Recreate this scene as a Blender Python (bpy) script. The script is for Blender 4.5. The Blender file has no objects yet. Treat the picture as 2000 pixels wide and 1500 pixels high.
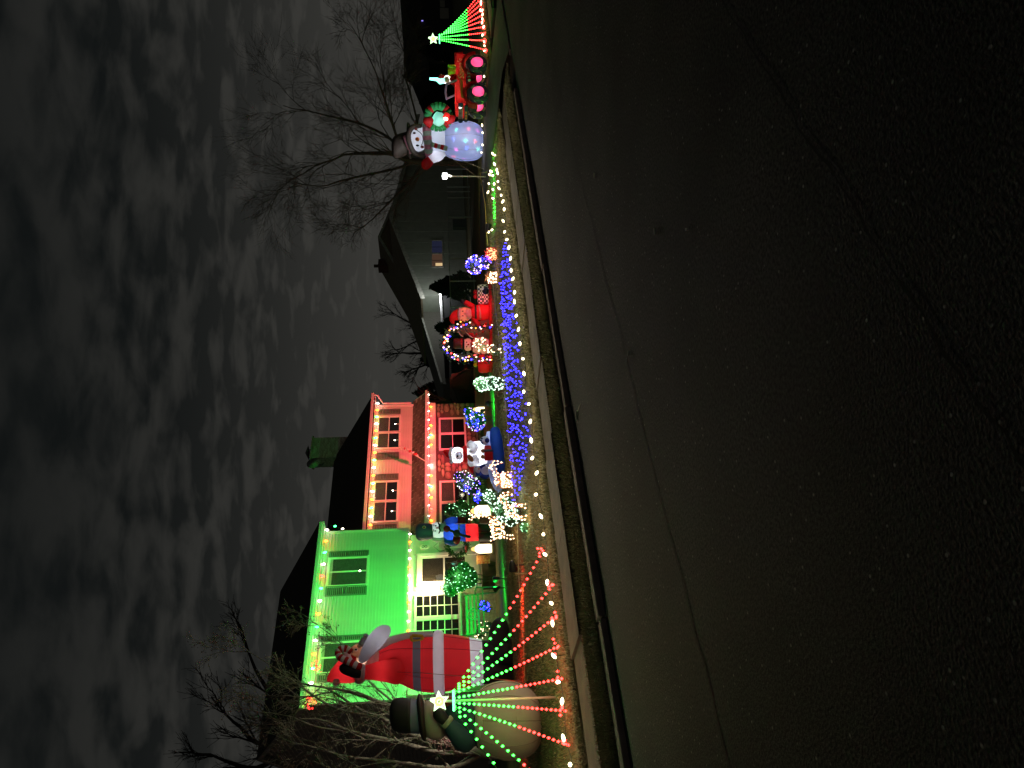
import bpy, math, random
from mathutils import Vector, Matrix
random.seed(11)
SC = bpy.context.scene
COL = SC.collection

# ------------------------------------------------------------------ camera
# The photograph was taken with the phone turned on its side: the camera is rolled a quarter turn.
FPX = 1387.0                      # focal length in photo pixels (2000 wide)
PITCH, ROLL, CZ = math.radians(5.1), math.radians(1.4), 1.65
TH = math.radians(40.6)           # direction of the street against the view
D = (math.cos(TH), math.sin(TH)); N = (-math.sin(TH), math.cos(TH))
Fw = Vector((0, math.cos(PITCH), -math.sin(PITCH)))
_r, _u = Vector((1, 0, 0)), Vector((0, math.sin(PITCH), math.cos(PITCH)))
Rv = math.cos(ROLL) * _r - math.sin(ROLL) * _u
Uv = math.sin(ROLL) * _r + math.cos(ROLL) * _u
cam = bpy.data.cameras.new('camera'); camo = bpy.data.objects.new('camera', cam); COL.objects.link(camo)
cam.sensor_fit = 'HORIZONTAL'; cam.sensor_width = 36.0; cam.lens = FPX / 2000.0 * 36.0
cam.clip_start = 0.05; cam.clip_end = 3000
camo.matrix_world = Matrix(((-Uv.x, Rv.x, -Fw.x, 0), (-Uv.y, Rv.y, -Fw.y, 0), (-Uv.z, Rv.z, -Fw.z, CZ), (0, 0, 0, 1)))
SC.camera = camo

# ------------------------------------------------------------------ world: night clouds lit from below by the town
wd = bpy.data.worlds.new('World'); SC.world = wd; wd.use_nodes = True
nt = wd.node_tree; nt.nodes.clear(); nn = nt.nodes.new; lk = nt.links.new
out = nn('ShaderNodeOutputWorld'); bg = nn('ShaderNodeBackground'); lk(bg.outputs[0], out.inputs[0])
tc = nn('ShaderNodeTexCoord'); sep = nn('ShaderNodeSeparateXYZ'); lk(tc.outputs['Generated'], sep.inputs[0])
def mth(op, a, b=None, c=None):
    m = nn('ShaderNodeMath'); m.operation = op
    for i, q in enumerate((a, b, c)):
        if q is None: continue
        if isinstance(q, (int, float)): m.inputs[i].default_value = q
        else: lk(q, m.inputs[i])
    return m.outputs[0]
zc = mth('MAXIMUM', sep.outputs[2], 0.0)
den = mth('ADD', zc, 0.24)
cx = mth('DIVIDE', sep.outputs[0], den); cy = mth('DIVIDE', sep.outputs[1], den)
cmb = nn('ShaderNodeCombineXYZ'); lk(cx, cmb.inputs[0]); lk(cy, cmb.inputs[1])
n1 = nn('ShaderNodeTexNoise'); n1.inputs['Scale'].default_value = 9.5; n1.inputs['Detail'].default_value = 4; n1.inputs['Roughness'].default_value = .48; n1.inputs['Distortion'].default_value = .25
mp = nn('ShaderNodeMapping'); mp.inputs['Scale'].default_value = (0.75, 1.25, 1); mp.inputs['Rotation'].default_value = (0, 0, -.25); lk(cmb.outputs[0], mp.inputs[0]); lk(mp.outputs[0], n1.inputs['Vector'])
n2 = nn('ShaderNodeTexNoise'); n2.inputs['Scale'].default_value = .9; n2.inputs['Detail'].default_value = 2; lk(mp.outputs[0], n2.inputs['Vector'])
mixn = mth('ADD', mth('MULTIPLY', n1.outputs[0], .78), mth('MULTIPLY', n2.outputs[0], .26))
cr = nn('ShaderNodeValToRGB'); cr.color_ramp.interpolation = 'EASE'
cr.color_ramp.elements[0].position = .36; cr.color_ramp.elements[0].color = (0, 0, 0, 1)
cr.color_ramp.elements[1].position = .66; cr.color_ramp.elements[1].color = (1, 1, 1, 1)
lk(mixn, cr.inputs[0])
# town glow falls off with height
gl = nn('ShaderNodeMapRange'); gl.inputs['From Min'].default_value = .10; gl.inputs['From Max'].default_value = .50; gl.inputs['To Min'].default_value = 1.0; gl.inputs['To Max'].default_value = .16; lk(zc, gl.inputs['Value'])
hz = nn('ShaderNodeMapRange'); hz.inputs['From Min'].default_value = .10; hz.inputs['From Max'].default_value = .40; hz.inputs['To Min'].default_value = 1.0; hz.inputs['To Max'].default_value = 0.0; lk(zc, hz.inputs['Value'])
cov = mth('MAXIMUM', cr.outputs[0], mth('MULTIPLY', hz.outputs[0], .85))
lum = mth('MULTIPLY', mth('MULTIPLY', cov, gl.outputs[0]), .036)
cl = nn('ShaderNodeMix'); cl.data_type = 'RGBA'; cl.blend_type = 'MULTIPLY'; cl.inputs[0].default_value = 1; cl.inputs[6].default_value = (1.06, 1.0, .88, 1); lk(lum, cl.inputs[7])
sky = nn('ShaderNodeTexSky'); sky.sky_type = 'NISHITA'; sky.sun_disc = False; sky.sun_elevation = math.radians(-6); sky.sun_rotation = math.radians(200)
skm = nn('ShaderNodeMix'); skm.data_type = 'RGBA'; skm.blend_type = 'MULTIPLY'; skm.inputs[0].default_value = 1; lk(sky.outputs[0], skm.inputs[6]); skm.inputs[7].default_value = (.012, .012, .012, 1)
ad = nn('ShaderNodeMix'); ad.data_type = 'RGBA'; ad.blend_type = 'ADD'; ad.inputs[0].default_value = 1; lk(cl.outputs[2], ad.inputs[6]); lk(skm.outputs[2], ad.inputs[7])
ad2 = nn('ShaderNodeMix'); ad2.data_type = 'RGBA'; ad2.blend_type = 'ADD'; ad2.inputs[0].default_value = 1; lk(ad.outputs[2], ad2.inputs[6]); ad2.inputs[7].default_value = (.0055, .0066, .0066, 1)
lk(ad2.outputs[2], bg.inputs['Color']); bg.inputs['Strength'].default_value = 1.0
# very faint lamp added as moonlight, with no such source in view
sl = bpy.data.lights.new('added_moon', 'SUN'); sl.energy = .004; sl.angle = math.radians(12); sl.color = (.85, .9, 1)
so = bpy.data.objects.new('added_moon', sl); so.rotation_euler = (math.radians(35), 0, math.radians(200)); COL.objects.link(so)
vs = SC.view_settings; vs.view_transform = 'Standard'; vs.look = 'None'; vs.exposure = 0.0; vs.gamma = 1.0; vs.use_curve_mapping = False
SC.render.engine = 'CYCLES'
cy_ = SC.cycles; cy_.max_bounces = 5; cy_.diffuse_bounces = 3; cy_.glossy_bounces = 2; cy_.transmission_bounces = 4; cy_.transparent_max_bounces = 6
cy_.caustics_reflective = False; cy_.caustics_refractive = False; cy_.sample_clamp_indirect = 3.0; cy_.use_light_tree = True
cy_.use_denoising = True

# ------------------------------------------------------------------ survey of the place: street coordinates s (along), n (away from the road), z
def W(s, n, z=0.0): return Vector((s * D[0] + n * N[0], s * D[1] + n * N[1], z))
def ray(x, y):
    a = ((1500 - y) - 750) / FPX; b = -(x - 1000) / FPX
    return Fw + a * Rv + b * Uv
def sn(p): return (p[0] * D[0] + p[1] * D[1], p[0] * N[0] + p[1] * N[1])
def on_n(x, y, n):
    r = ray(x, y); k = n / (r[0] * N[0] + r[1] * N[1]); p = r * k; p.z += CZ
    return p
def on_s(x, y, s):
    r = ray(x, y); k = s / (r[0] * D[0] + r[1] * D[1]); p = r * k; p.z += CZ
    return p
def hp(x, y, n):                      # (s, z) of a point of a wall
    p = on_n(x, y, n); return sn(p)[0], p.z
KERB = 7.5
PROF = [(-50, .13), (0, .13), (.8, .15), (1.7, .17), (3, .26), (5, .33), (8.5, .30), (12.5, .15), (16.5, .05), (400, .05)]
def gz(n):
    t = n - KERB
    for (a, za), (b, zb) in zip(PROF, PROF[1:]):
        if t <= b: return za + (zb - za) * (t - a) / (b - a)
    return PROF[-1][1]
def gp(x, y):
    r = ray(x, y); k = 3.0
    while k < 90:
        p = r * k; p.z += CZ
        if p.z <= gz(sn(p)[1]): return p
        k += .02
    return p
def depth(p): return (Vector((p[0], p[1], p[2] - CZ))).dot(Fw)

# ------------------------------------------------------------------ materials
MT = {}
def nodes(name):
    m = bpy.data.materials.new(name); m.use_nodes = True; t = m.node_tree; t.nodes.clear()
    o = t.nodes.new('ShaderNodeOutputMaterial'); return m, t, o
def mat(name, col, rough=.7, metal=0.0, var=.12, scale=8.0, bump=0.0, bscale=40.0, spec=.3, col2=None):
    if name in MT: return MT[name]
    m, t, o = nodes(name); p = t.nodes.new('ShaderNodeBsdfPrincipled'); t.links.new(p.outputs[0], o.inputs[0])
    p.inputs['Roughness'].default_value = rough; p.inputs['Metallic'].default_value = metal; p.inputs['Specular IOR Level'].default_value = spec
    tcn = t.nodes.new('ShaderNodeTexCoord'); nz = t.nodes.new('ShaderNodeTexNoise'); nz.inputs['Scale'].default_value = scale; nz.inputs['Detail'].default_value = 4
    t.links.new(tcn.outputs['Object'], nz.inputs['Vector'])
    r = t.nodes.new('ShaderNodeValToRGB'); r.color_ramp.elements[0].position = .3; r.color_ramp.elements[1].position = .7
    c2 = col2 or tuple(c * (1 - var) for c in col); c1 = col if col2 else tuple(min(1, c * (1 + var)) for c in col)
    r.color_ramp.elements[0].color = (*c2, 1); r.color_ramp.elements[1].color = (*c1, 1)
    t.links.new(nz.outputs[0], r.inputs[0]); t.links.new(r.outputs[0], p.inputs['Base Color'])
    if bump:
        nb = t.nodes.new('ShaderNodeTexNoise'); nb.inputs['Scale'].default_value = bscale; nb.inputs['Detail'].default_value = 3; t.links.new(tcn.outputs['Object'], nb.inputs['Vector'])
        b = t.nodes.new('ShaderNodeBump'); b.inputs['Strength'].default_value = bump; b.inputs['Distance'].default_value = .02
        t.links.new(nb.outputs[0], b.inputs['Height']); t.links.new(b.outputs[0], p.inputs['Normal'])
    MT[name] = m; return m
def fab(name, col, tr=.55):
    """thin nylon of an inflatable: part of the light of the lamp inside comes through"""
    if name in MT: return MT[name]
    m, t, o = nodes(name); d = t.nodes.new('ShaderNodeBsdfPrincipled'); d.inputs['Roughness'].default_value = .55; d.inputs['Specular IOR Level'].default_value = .25
    tl = t.nodes.new('ShaderNodeBsdfTranslucent'); mx = t.nodes.new('ShaderNodeMixShader'); mx.inputs[0].default_value = tr
    tcn = t.nodes.new('ShaderNodeTexCoord'); nz = t.nodes.new('ShaderNodeTexNoise'); nz.inputs['Scale'].default_value = 3.0; nz.inputs['Detail'].default_value = 3; t.links.new(tcn.outputs['Object'], nz.inputs['Vector'])
    r = t.nodes.new('ShaderNodeValToRGB'); r.color_ramp.elements[0].position = .3; r.color_ramp.elements[1].position = .7
    r.color_ramp.elements[0].color = (*[c * .9 for c in col], 1); r.color_ramp.elements[1].color = (*[min(1, c * 1.06) for c in col], 1)
    t.links.new(nz.outputs[0], r.inputs[0]); t.links.new(r.outputs[0], d.inputs['Base Color']); t.links.new(r.outputs[0], tl.inputs[0])
    mpn = t.nodes.new('ShaderNodeMapping'); mpn.inputs['Scale'].default_value = (1.0, 1.0, .35); t.links.new(tcn.outputs['Object'], mpn.inputs[0])
    nb = t.nodes.new('ShaderNodeTexNoise'); nb.inputs['Scale'].default_value = 5.0; nb.inputs['Detail'].default_value = 2; t.links.new(mpn.outputs[0], nb.inputs['Vector'])
    b = t.nodes.new('ShaderNodeBump'); b.inputs['Strength'].default_value = .5; b.inputs['Distance'].default_value = .03; t.links.new(nb.outputs[0], b.inputs['Height'])
    t.links.new(b.outputs[0], d.inputs['Normal']); t.links.new(b.outputs[0], tl.inputs['Normal'])
    t.links.new(d.outputs[0], mx.inputs[1]); t.links.new(tl.outputs[0], mx.inputs[2]); t.links.new(mx.outputs[0], o.inputs[0])
    MT[name] = m; return m
def em(name, col, st, sample=True):
    if name in MT: return MT[name]
    m, t, o = nodes(name); e = t.nodes.new('ShaderNodeEmission'); e.inputs[0].default_value = (*col, 1); e.inputs[1].default_value = st
    t.links.new(e.outputs[0], o.inputs[0])
    if not sample: m.cycles.emission_sampling = 'NONE'
    MT[name] = m; return m
def glass(name, tint=(.02, .022, .025)):
    if name in MT: return MT[name]
    m, t, o = nodes(name); g = t.nodes.new('ShaderNodeBsdfGlossy'); g.inputs['Roughness'].default_value = .04; g.inputs[0].default_value = (.9, .95, .95, 1)
    tr = t.nodes.new('ShaderNodeBsdfTransparent'); tr.inputs[0].default_value = (.72, .75, .74, 1); mx = t.nodes.new('ShaderNodeMixShader'); mx.inputs[0].default_value = .14
    t.links.new(tr.outputs[0], mx.inputs[1]); t.links.new(g.outputs[0], mx.inputs[2]); t.links.new(mx.outputs[0], o.inputs[0]); MT[name] = m; return m

# ------------------------------------------------------------------ mesh builder
class MB:
    def __init__(s): s.v = []; s.f = []
    def add(s, vs, fs):
        o = len(s.v); s.v += [tuple(q) for q in vs]; s.f += [tuple(i + o for i in f) for f in fs]; return s
    def box(s, c, d, rz=0.0, taper=1.0):
        cx, cy, cz = c; a, b, e = d[0] / 2, d[1] / 2, d[2] / 2; co, si = math.cos(rz), math.sin(rz); vs = []
        for z, k in ((-e, 1), (e, taper)):
            for x, y in ((-a, -b), (a, -b), (a, b), (-a, b)):
                x *= k; y *= k; vs.append((cx + x * co - y * si, cy + x * si + y * co, cz + z))
        return s.add(vs, [(3, 2, 1, 0), (4, 5, 6, 7), (0, 1, 5, 4), (1, 2, 6, 5), (2, 3, 7, 6), (3, 0, 4, 7)])
    def bx(s, x0, x1, y0, y1, z0, z1): return s.box(((x0 + x1) / 2, (y0 + y1) / 2, (z0 + z1) / 2), (abs(x1 - x0), abs(y1 - y0), abs(z1 - z0)))
    def loft(s, rings, cap=True):
        o = len(s.v); k = len(rings[0])
        for r in rings: s.v += [tuple(q) for q in r]
        for i in range(len(rings) - 1):
            for j in range(k):
                a, b = o + i * k + j, o + i * k + (j + 1) % k; s.f.append((a, b, b + k, a + k))
        if cap:
            s.f.append(tuple(o + j for j in range(k))[::-1]); e = o + (len(rings) - 1) * k; s.f.append(tuple(e + j for j in range(k)))
        return s
    def tube(s, pts, rad, seg=6, cap=True):
        pts = [Vector(p) for p in pts]
        if not isinstance(rad, (list, tuple)): rad = [rad] * len(pts)
        up = Vector((0, 0, 1)); rings = []; prev = None
        for i, p in enumerate(pts):
            t = (pts[min(i + 1, len(pts) - 1)] - pts[max(i - 1, 0)])
            if t.length < 1e-9: t = Vector((0, 0, 1))
            t.normalize()
            if prev is None:
                a = t.cross(up if abs(t.z) < .95 else Vector((1, 0, 0))).normalized()
            else:
                a = prev - t * prev.dot(t)
                a = a.normalized() if a.length > 1e-6 else t.cross(up).normalized()
            prev = a; b = t.cross(a)
            rings.append([p + (a * math.cos(2 * math.pi * j / seg) + b * math.sin(2 * math.pi * j / seg)) * rad[i] for j in range(seg)])
        return s.loft(rings, cap)
    def ell(s, c, r, seg=14, rows=9, M=None):
        c = Vector(c); rings = []
        for i in range(rows + 1):
            th = math.pi * min(max(i / rows, .02), .98); rr = math.sin(th)
            ring = []
            for j in range(seg):
                q = Vector((r[0] * rr * math.cos(2 * math.pi * j / seg), r[1] * rr * math.sin(2 * math.pi * j / seg), -r[2] * math.cos(th)))
                ring.append(c + (M @ q if M else q))
            rings.append(ring)
        return s.loft(rings)
    def prism(s, poly, y0, y1):           # poly in (x, z), extruded along y
        k = len(poly); vs = [(x, y0, z) for x, z in poly] + [(x, y1, z) for x, z in poly]
        return s.add(vs, [tuple(range(k)), tuple(range(k, 2 * k))[::-1]] + [(i, i + k, (i + 1) % k + k, (i + 1) % k) for i in range(k)])
    def octa(s, p, r, rz=None):
        x, y, z = p; h = rz or r
        return s.add([(x + r, y, z), (x, y + r, z), (x - r, y, z), (x, y - r, z), (x, y, z + h), (x, y, z - h)],
                     [(0, 1, 4), (1, 2, 4), (2, 3, 4), (3, 0, 4), (1, 0, 5), (2, 1, 5), (3, 2, 5), (0, 3, 5)])
    def leaf(s, p, sz):
        a = Vector((random.gauss(0, 1), random.gauss(0, 1), random.gauss(0, 1))).normalized(); b = a.orthogonal().normalized(); c = a.cross(b); p = Vector(p)
        return s.add([p - b * sz, p + c * sz * .45, p + b * sz, p - c * sz * .45], [(0, 1, 2, 3)])
    def mesh(s, name, m, smooth=True):
        me = bpy.data.meshes.new(name); me.from_pydata(s.v, [], s.f); me.update()
        if smooth:
            me.polygons.foreach_set('use_smooth', [True] * len(me.polygons))
        if m: me.materials.append(m)
        return me
    def build(s, name, m, parent=None, smooth=False, bevel=0.0):
        o = bpy.data.objects.new(name, s.mesh(name, m, smooth)); COL.objects.link(o); o.parent = parent
        if bevel:
            b = o.modifiers.new('bevel', 'BEVEL'); b.width = bevel; b.segments = 2; b.limit_method = 'ANGLE'
        return o
def smooth_angle(o, deg=40):
    me = o.data
    try:
        me.set_sharp_from_angle(angle=math.radians(deg))
    except Exception: pass
    return o
def tag(o, label, cat, group=None):
    o['label'] = label; o['category'] = cat
    if group: o['group'] = group
    return o
def empty(name, loc, rz, label, cat, group=None):
    e = bpy.data.objects.new(name, None); e.location = loc; e.rotation_euler = (0, 0, rz); e.empty_display_size = .2; COL.objects.link(e)
    return tag(e, label, cat, group)
def struct(o): o['kind'] = 'structure'; return o
def stuff(o): o['kind'] = 'stuff'; return o
def inst(me, name, parent, loc, rot=(0, 0, 0), sc=(1, 1, 1)):
    o = bpy.data.objects.new(name, me); COL.objects.link(o); o.parent = parent; o.location = loc; o.rotation_euler = rot; o.scale = sc; return o
def lamp(kind, name, parent, loc, energy, col, radius=.08, target=None, size=60, blend=.6):
    l = bpy.data.lights.new(name, kind); l.energy = energy; l.color = col; l.shadow_soft_size = radius
    o = bpy.data.objects.new(name, l); COL.objects.link(o); o.parent = parent; o.location = loc
    if kind == 'SPOT':
        l.spot_size = math.radians(size); l.spot_blend = blend
        o.rotation_euler = (Vector(target) - Vector(loc)).to_track_quat('-Z', 'Y').to_euler()
    return o

class Fr:
    """a thing standing on the ground, turned towards the viewer; q() gives a place on it in metres"""
    def __init__(s, name, x, y, label, cat, group=None, n=None, turn=0.0, z=None):
        p = on_n(x, y, n) if n else gp(x, y)
        if z is not None: p.z = z
        s.p = p; s.rz = math.atan2(-p.x, p.y); s.s = depth(p) / FPX
        s.e = empty(name, p, s.rz + turn, label, cat, group)
        s.f = Vector((-math.sin(s.rz), math.cos(s.rz), 0)); s.r = Vector((math.cos(s.rz), math.sin(s.rz), 0))
    def q(s, x, y, dy=0.0):
        r = ray(x, y); o = Vector((0, 0, CZ)); k = (s.p - o).dot(s.f) / r.dot(s.f); w = o + r * k - s.p
        return Vector((w.dot(s.r), dy, w.z))
    def blob(s, rows, mb=None, seg=20, cap=True, fine=1):
        """rows of (x, y, r, depth factor=1, dy px=0): horizontal rings"""
        mb = mb or MB(); rings = []
        rows = [tuple(r) + (1.0, 0.0)[len(r) - 3:] if len(r) < 5 else tuple(r) for r in rows]
        if fine > 1: rows = spl(rows, fine)
        for x, y, r, df, dy in rows:
            c = s.q(x, y, dy * s.s); rr = max(r, .05) * s.s
            rings.append([c + Vector((rr * math.cos(2 * math.pi * j / seg), rr * df * math.sin(2 * math.pi * j / seg), 0)) for j in range(seg)])
        mb.loft(rings, cap); return mb
    def limb(s, pts, mb=None, seg=12, fine=3):
        """pts of (x, y, r, dy px)"""
        mb = mb or MB(); pts = [tuple(p) + (0,) * (4 - len(p)) for p in pts]
        pts = spl(pts, fine) if len(pts) > 2 else pts
        mb.tube([s.q(x, y, dy * s.s) for x, y, r, dy in pts], [r * s.s for x, y, r, dy in pts], seg); return mb
    def ell(s, x, y, rx, rz, ry=None, dy=0, mb=None, tilt=0.0, seg=16, rows=10):
        mb = mb or MB(); M = Matrix.Rotation(tilt, 3, 'Y') if tilt else None
        mb.ell(s.q(x, y, dy * s.s), (rx * s.s, (ry if ry is not None else rx) * s.s, rz * s.s), seg, rows, M); return mb
    def part(s, name, mb, m, smooth=True, parent=None): return mb.build(name, m, parent or s.e, smooth)
    def glow(s, x, y, energy, col, dy=0, radius=.1): return lamp('POINT', 'inner_lamp', s.e, s.q(x, y, dy * s.s), energy, col, radius)
def spl(rows, k):
    """smooth the list of rows by Catmull-Rom"""
    o = []; n_ = len(rows)
    for i in range(n_ - 1):
        p0, p1, p2, p3 = rows[max(i - 1, 0)], rows[i], rows[i + 1], rows[min(i + 2, n_ - 1)]
        for j in range(k):
            t = j / k
            o.append(tuple(.5 * ((2 * b) + (c - a) * t + (2 * a - 5 * b + 4 * c - d) * t * t + (3 * b - a - 3 * c + d) * t ** 3) for a, b, c, d in zip(p0, p1, p2, p3)))
    o.append(tuple(rows[-1])); return o
# ================================================================== ground, road, pavement
def asphalt():
    m, t, o = nodes('asphalt'); p = t.nodes.new('ShaderNodeBsdfPrincipled'); t.links.new(p.outputs[0], o.inputs[0]); L = t.links.new
    tcn = t.nodes.new('ShaderNodeTexCoord'); p.inputs['Roughness'].default_value = .85; p.inputs['Specular IOR Level'].default_value = .18
    n1 = t.nodes.new('ShaderNodeTexNoise'); n1.inputs['Scale'].default_value = .7; n1.inputs['Detail'].default_value = 5; L(tcn.outputs['Object'], n1.inputs['Vector'])
    n2 = t.nodes.new('ShaderNodeTexNoise'); n2.inputs['Scale'].default_value = 48; n2.inputs['Detail'].default_value = 2; L(tcn.outputs['Object'], n2.inputs['Vector'])
    vo = t.nodes.new('ShaderNodeTexVoronoi'); vo.inputs['Scale'].default_value = 21; L(tcn.outputs['Object'], vo.inputs['Vector'])
    r = t.nodes.new('ShaderNodeValToRGB'); r.color_ramp.elements[0].color = (.022, .022, .0215, 1); r.color_ramp.elements[1].color = (.060, .060, .057, 1); r.color_ramp.elements[0].position = .3; r.color_ramp.elements[1].position = .75; L(n1.outputs[0], r.inputs[0])
    r2 = t.nodes.new('ShaderNodeValToRGB'); r2.color_ramp.elements[0].color = (.22, .22, .22, 1); r2.color_ramp.elements[1].color = (2.3, 2.3, 2.2, 1); r2.color_ramp.elements[0].position = .35; r2.color_ramp.elements[1].position = .68; L(n2.outputs[0], r2.inputs[0])
    mx = t.nodes.new('ShaderNodeMix'); mx.data_type = 'RGBA'; mx.blend_type = 'MULTIPLY'; mx.inputs[0].default_value = 1; L(r.outputs[0], mx.inputs[6]); L(r2.outputs[0], mx.inputs[7])
    # pale stones in the mix: only some cells hold one
    cr = t.nodes.new('ShaderNodeValToRGB'); cr.color_ramp.elements[0].position = .12; cr.color_ramp.elements[0].color = (1, 1, 1, 1); cr.color_ramp.elements[1].position = .2; cr.color_ramp.elements[1].color = (0, 0, 0, 1); L(vo.outputs['Distance'], cr.inputs[0])
    sp = t.nodes.new('ShaderNodeSeparateColor'); L(vo.outputs['Color'], sp.inputs[0])
    gt = t.nodes.new('ShaderNodeMath'); gt.operation = 'GREATER_THAN'; gt.inputs[1].default_value = .80; L(sp.outputs[0], gt.inputs[0])
    mu = t.nodes.new('ShaderNodeMath'); mu.operation = 'MULTIPLY'; L(cr.outputs[0], mu.inputs[0]); L(gt.outputs[0], mu.inputs[1])
    m2 = t.nodes.new('ShaderNodeMix'); m2.data_type = 'RGBA'; L(mu.outputs[0], m2.inputs[0]); L(mx.outputs[2], m2.inputs[6]); m2.inputs[7].default_value = (.34, .335, .31, 1)
    L(m2.outputs[2], p.inputs['Base Color'])
    n3 = t.nodes.new('ShaderNodeTexNoise'); n3.inputs['Scale'].default_value = 70; n3.inputs['Detail'].default_value = 4; L(tcn.outputs['Object'], n3.inputs['Vector'])
    b = t.nodes.new('ShaderNodeBump'); b.inputs['Strength'].default_value = .75; b.inputs['Distance'].default_value = .008; L(n3.outputs[0], b.inputs['Height']); L(b.outputs[0], p.inputs['Normal'])
    return m
M_soil = mat('soil', (.045, .035, .024), .95, bump=.6, bscale=30)
M_turf = mat('turf', (.13, .10, .045), .95, scale=2.2, bump=.8, bscale=70, col2=(.055, .062, .022))
M_blade = mat('grass_blade', (.27, .21, .10), .8, scale=1.3, col2=(.065, .085, .028))
M_bladeV = mat('verge_blade', (.36, .32, .19), .85, scale=1.7, col2=(.17, .18, .09))
M_conc = mat('sidewalk_concrete', (.070, .056, .036), .9, scale=4, var=.35, bump=.5, bscale=60)
M_kerb = mat('kerb_stone', (.26, .195, .17), .85, scale=6, var=.25, bump=.5, bscale=30)
M_drive = mat('driveway_asphalt', (.075, .072, .068), .8, scale=3, var=.25, bump=.5, bscale=70)
rot = (0, 0, TH)
def sheet(name, m, s0, s1, ns, nl, zf, parent=None):
    mb = MB(); k = len(nl)
    for i in range(ns + 1):
        s_ = s0 + (s1 - s0) * i / ns
        for n_ in nl: mb.v.append((s_, n_, zf(s_, n_)))
    for i in range(ns):
        for j in range(k - 1):
            a = i * k + j; mb.f.append((a, a + k, a + k + 1, a + 1))
    o = mb.build(name, m, parent, True); o.rotation_euler = rot; return o
gr = struct(sheet('ground', M_soil, -1500, 1500, 2, [-1500, 0, 1500], lambda s, n: -.08)); tag(gr, 'dark bare earth stretching off to the horizon', 'ground')
road = struct(sheet('road', asphalt(), -160, 260, 60, [-5.2, -2, 0, 2, 4, 6, 7.52], lambda s, n: 0.0)); tag(road, 'dark speckled asphalt street in front of the yard', 'road')
def hump(s, n): return .018 * math.sin(s * 1.3 + n * .7) + .014 * math.sin(s * .47 - n * 1.1)
DR0, DR1 = 17.3, 20.2
lawn_n = [9.2, 9.24, 9.6, 10, 10.5, 11, 11.5, 12, 12.5, 13, 14, 15, 16, 17, 18, 20, 22, 24, 27, 32, 45, 80, 200]
def lz(s, n):
    if n < 9.21: return .09
    return gz(n) + (hump(s, n) if 9.5 < n < 22 else 0) + (.015 if n < 9.5 else 0)
lawn = struct(sheet('lawn', M_turf, -120, 220, 340, lawn_n, lz)); tag(lawn, 'brown winter lawn rising gently behind the sidewalk', 'lawn')
verge = sheet('grass_verge', M_turf, -120, 16.6, 140, [7.7, 7.8, 7.95, 8.1, 8.28], lambda s, n: .055 + .06 * (n - 7.7) / .58 + .02 * math.sin((n - 7.7) / .58 * math.pi) + .006 * math.sin(s * 5)); struct(verge); tag(verge, 'narrow rough grass strip between kerb and sidewalk', 'verge')
vg2 = struct(sheet('grass_verge', M_turf, 21.0, 200, 40, [7.64, 7.95, 8.28], lambda s, n: .14)); tag(vg2, 'narrow grass strip beyond the driveway apron', 'verge')
# driveway with its flared apron
mb = MB(); nl = [7.5, 7.9, 8.3, 9.2, 10, 11, 12, 14, 16, 19, 24, 30, 33]
def dz(n): return .025 + .115 * min(1, max(0, (n - 7.5) / .8)) if n < 9.2 else gz(n) + .035
for n_ in nl:
    fl = .45 * max(0, (8.3 - n_) / .8); sh_ = max(0, n_ - 9.2) * .28
    mb.v += [(DR0 - fl + sh_, n_, dz(n_)), (DR0 + .8 + sh_, n_, dz(n_) + .008), (DR1 - .8 + sh_, n_, dz(n_) + .008), (DR1 + fl + sh_, n_, dz(n_))]
for i in range(len(nl) - 1):
    for j in range(3): a = i * 4 + j; mb.f.append((a, a + 1, a + 5, a + 4))
dv = mb.build('driveway', M_drive, None, True); dv.rotation_euler = rot; struct(dv); tag(dv, 'worn driveway running back between the two lawns', 'driveway')
# kerb stones and sidewalk slabs, piece by piece
kr = struct(empty('kerb', (0, 0, 0), TH, 'worn concrete kerb along the edge of the street', 'kerb'))
kme = MB().bx(-1.48, 1.48, 0, .21, -.05, .07).mesh('kerb_stone', M_kerb, False)
rk = random.Random(4)
for i in range(-14, 40):
    s0 = 1.55 + i * 2.98
    if s0 + 1.5 > DR0 - .6 and s0 - 1.5 < DR1 + .6: continue
    o = inst(kme, 'kerb_stone', kr, (s0, 7.5 + rk.uniform(-.006, .006), rk.uniform(-.012, .012)), (rk.uniform(-.01, .01), 0, rk.uniform(-.0025, .0025)))
    b = o.modifiers.new('bevel', 'BEVEL'); b.width = .028; b.segments = 3
dk = MB().bx(DR0 - .5, DR1 + .5, 7.5, 7.64, -.05, .022).build('dropped_kerb', M_kerb, kr)
sw = struct(empty('sidewalk', (0, 0, 0), TH, 'concrete slab sidewalk along the front of the lawn', 'sidewalk'))
sme = MB().bx(-.745, .745, 8.3, 9.12, 0, .158).mesh('slab', M_conc, False)
for i in range(-24, 60):
    s0 = .9 + i * 1.5
    if s0 + .7 > DR0 and s0 - .7 < DR1: continue
    o = inst(sme, 'slab', sw, (s0, 0, rk.uniform(-.01, .008)), (rk.uniform(-.002, .002), rk.uniform(-.004, .004), 0))
# seams in the asphalt
M_crack = mat('crack_tar', (.006, .006, .006), .9)
for nc, wv in ((4.8, .017), (1.62, .013)):
    mb = MB(); s_ = -20.0; off = 0; w = wv
    while s_ < 60:
        off += random.gauss(0, .012); off *= .93; w = max(.003, wv * (.5 + random.random()))
        mb.v += [(s_, nc + off - w / 2, .004), (s_, nc + off + w / 2, .004)]; s_ += .09
    for i in range(0, len(mb.v) - 2, 2): mb.f.append((i, i + 2, i + 3, i + 1))
    c = mb.build('seam', M_crack, road)
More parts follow.
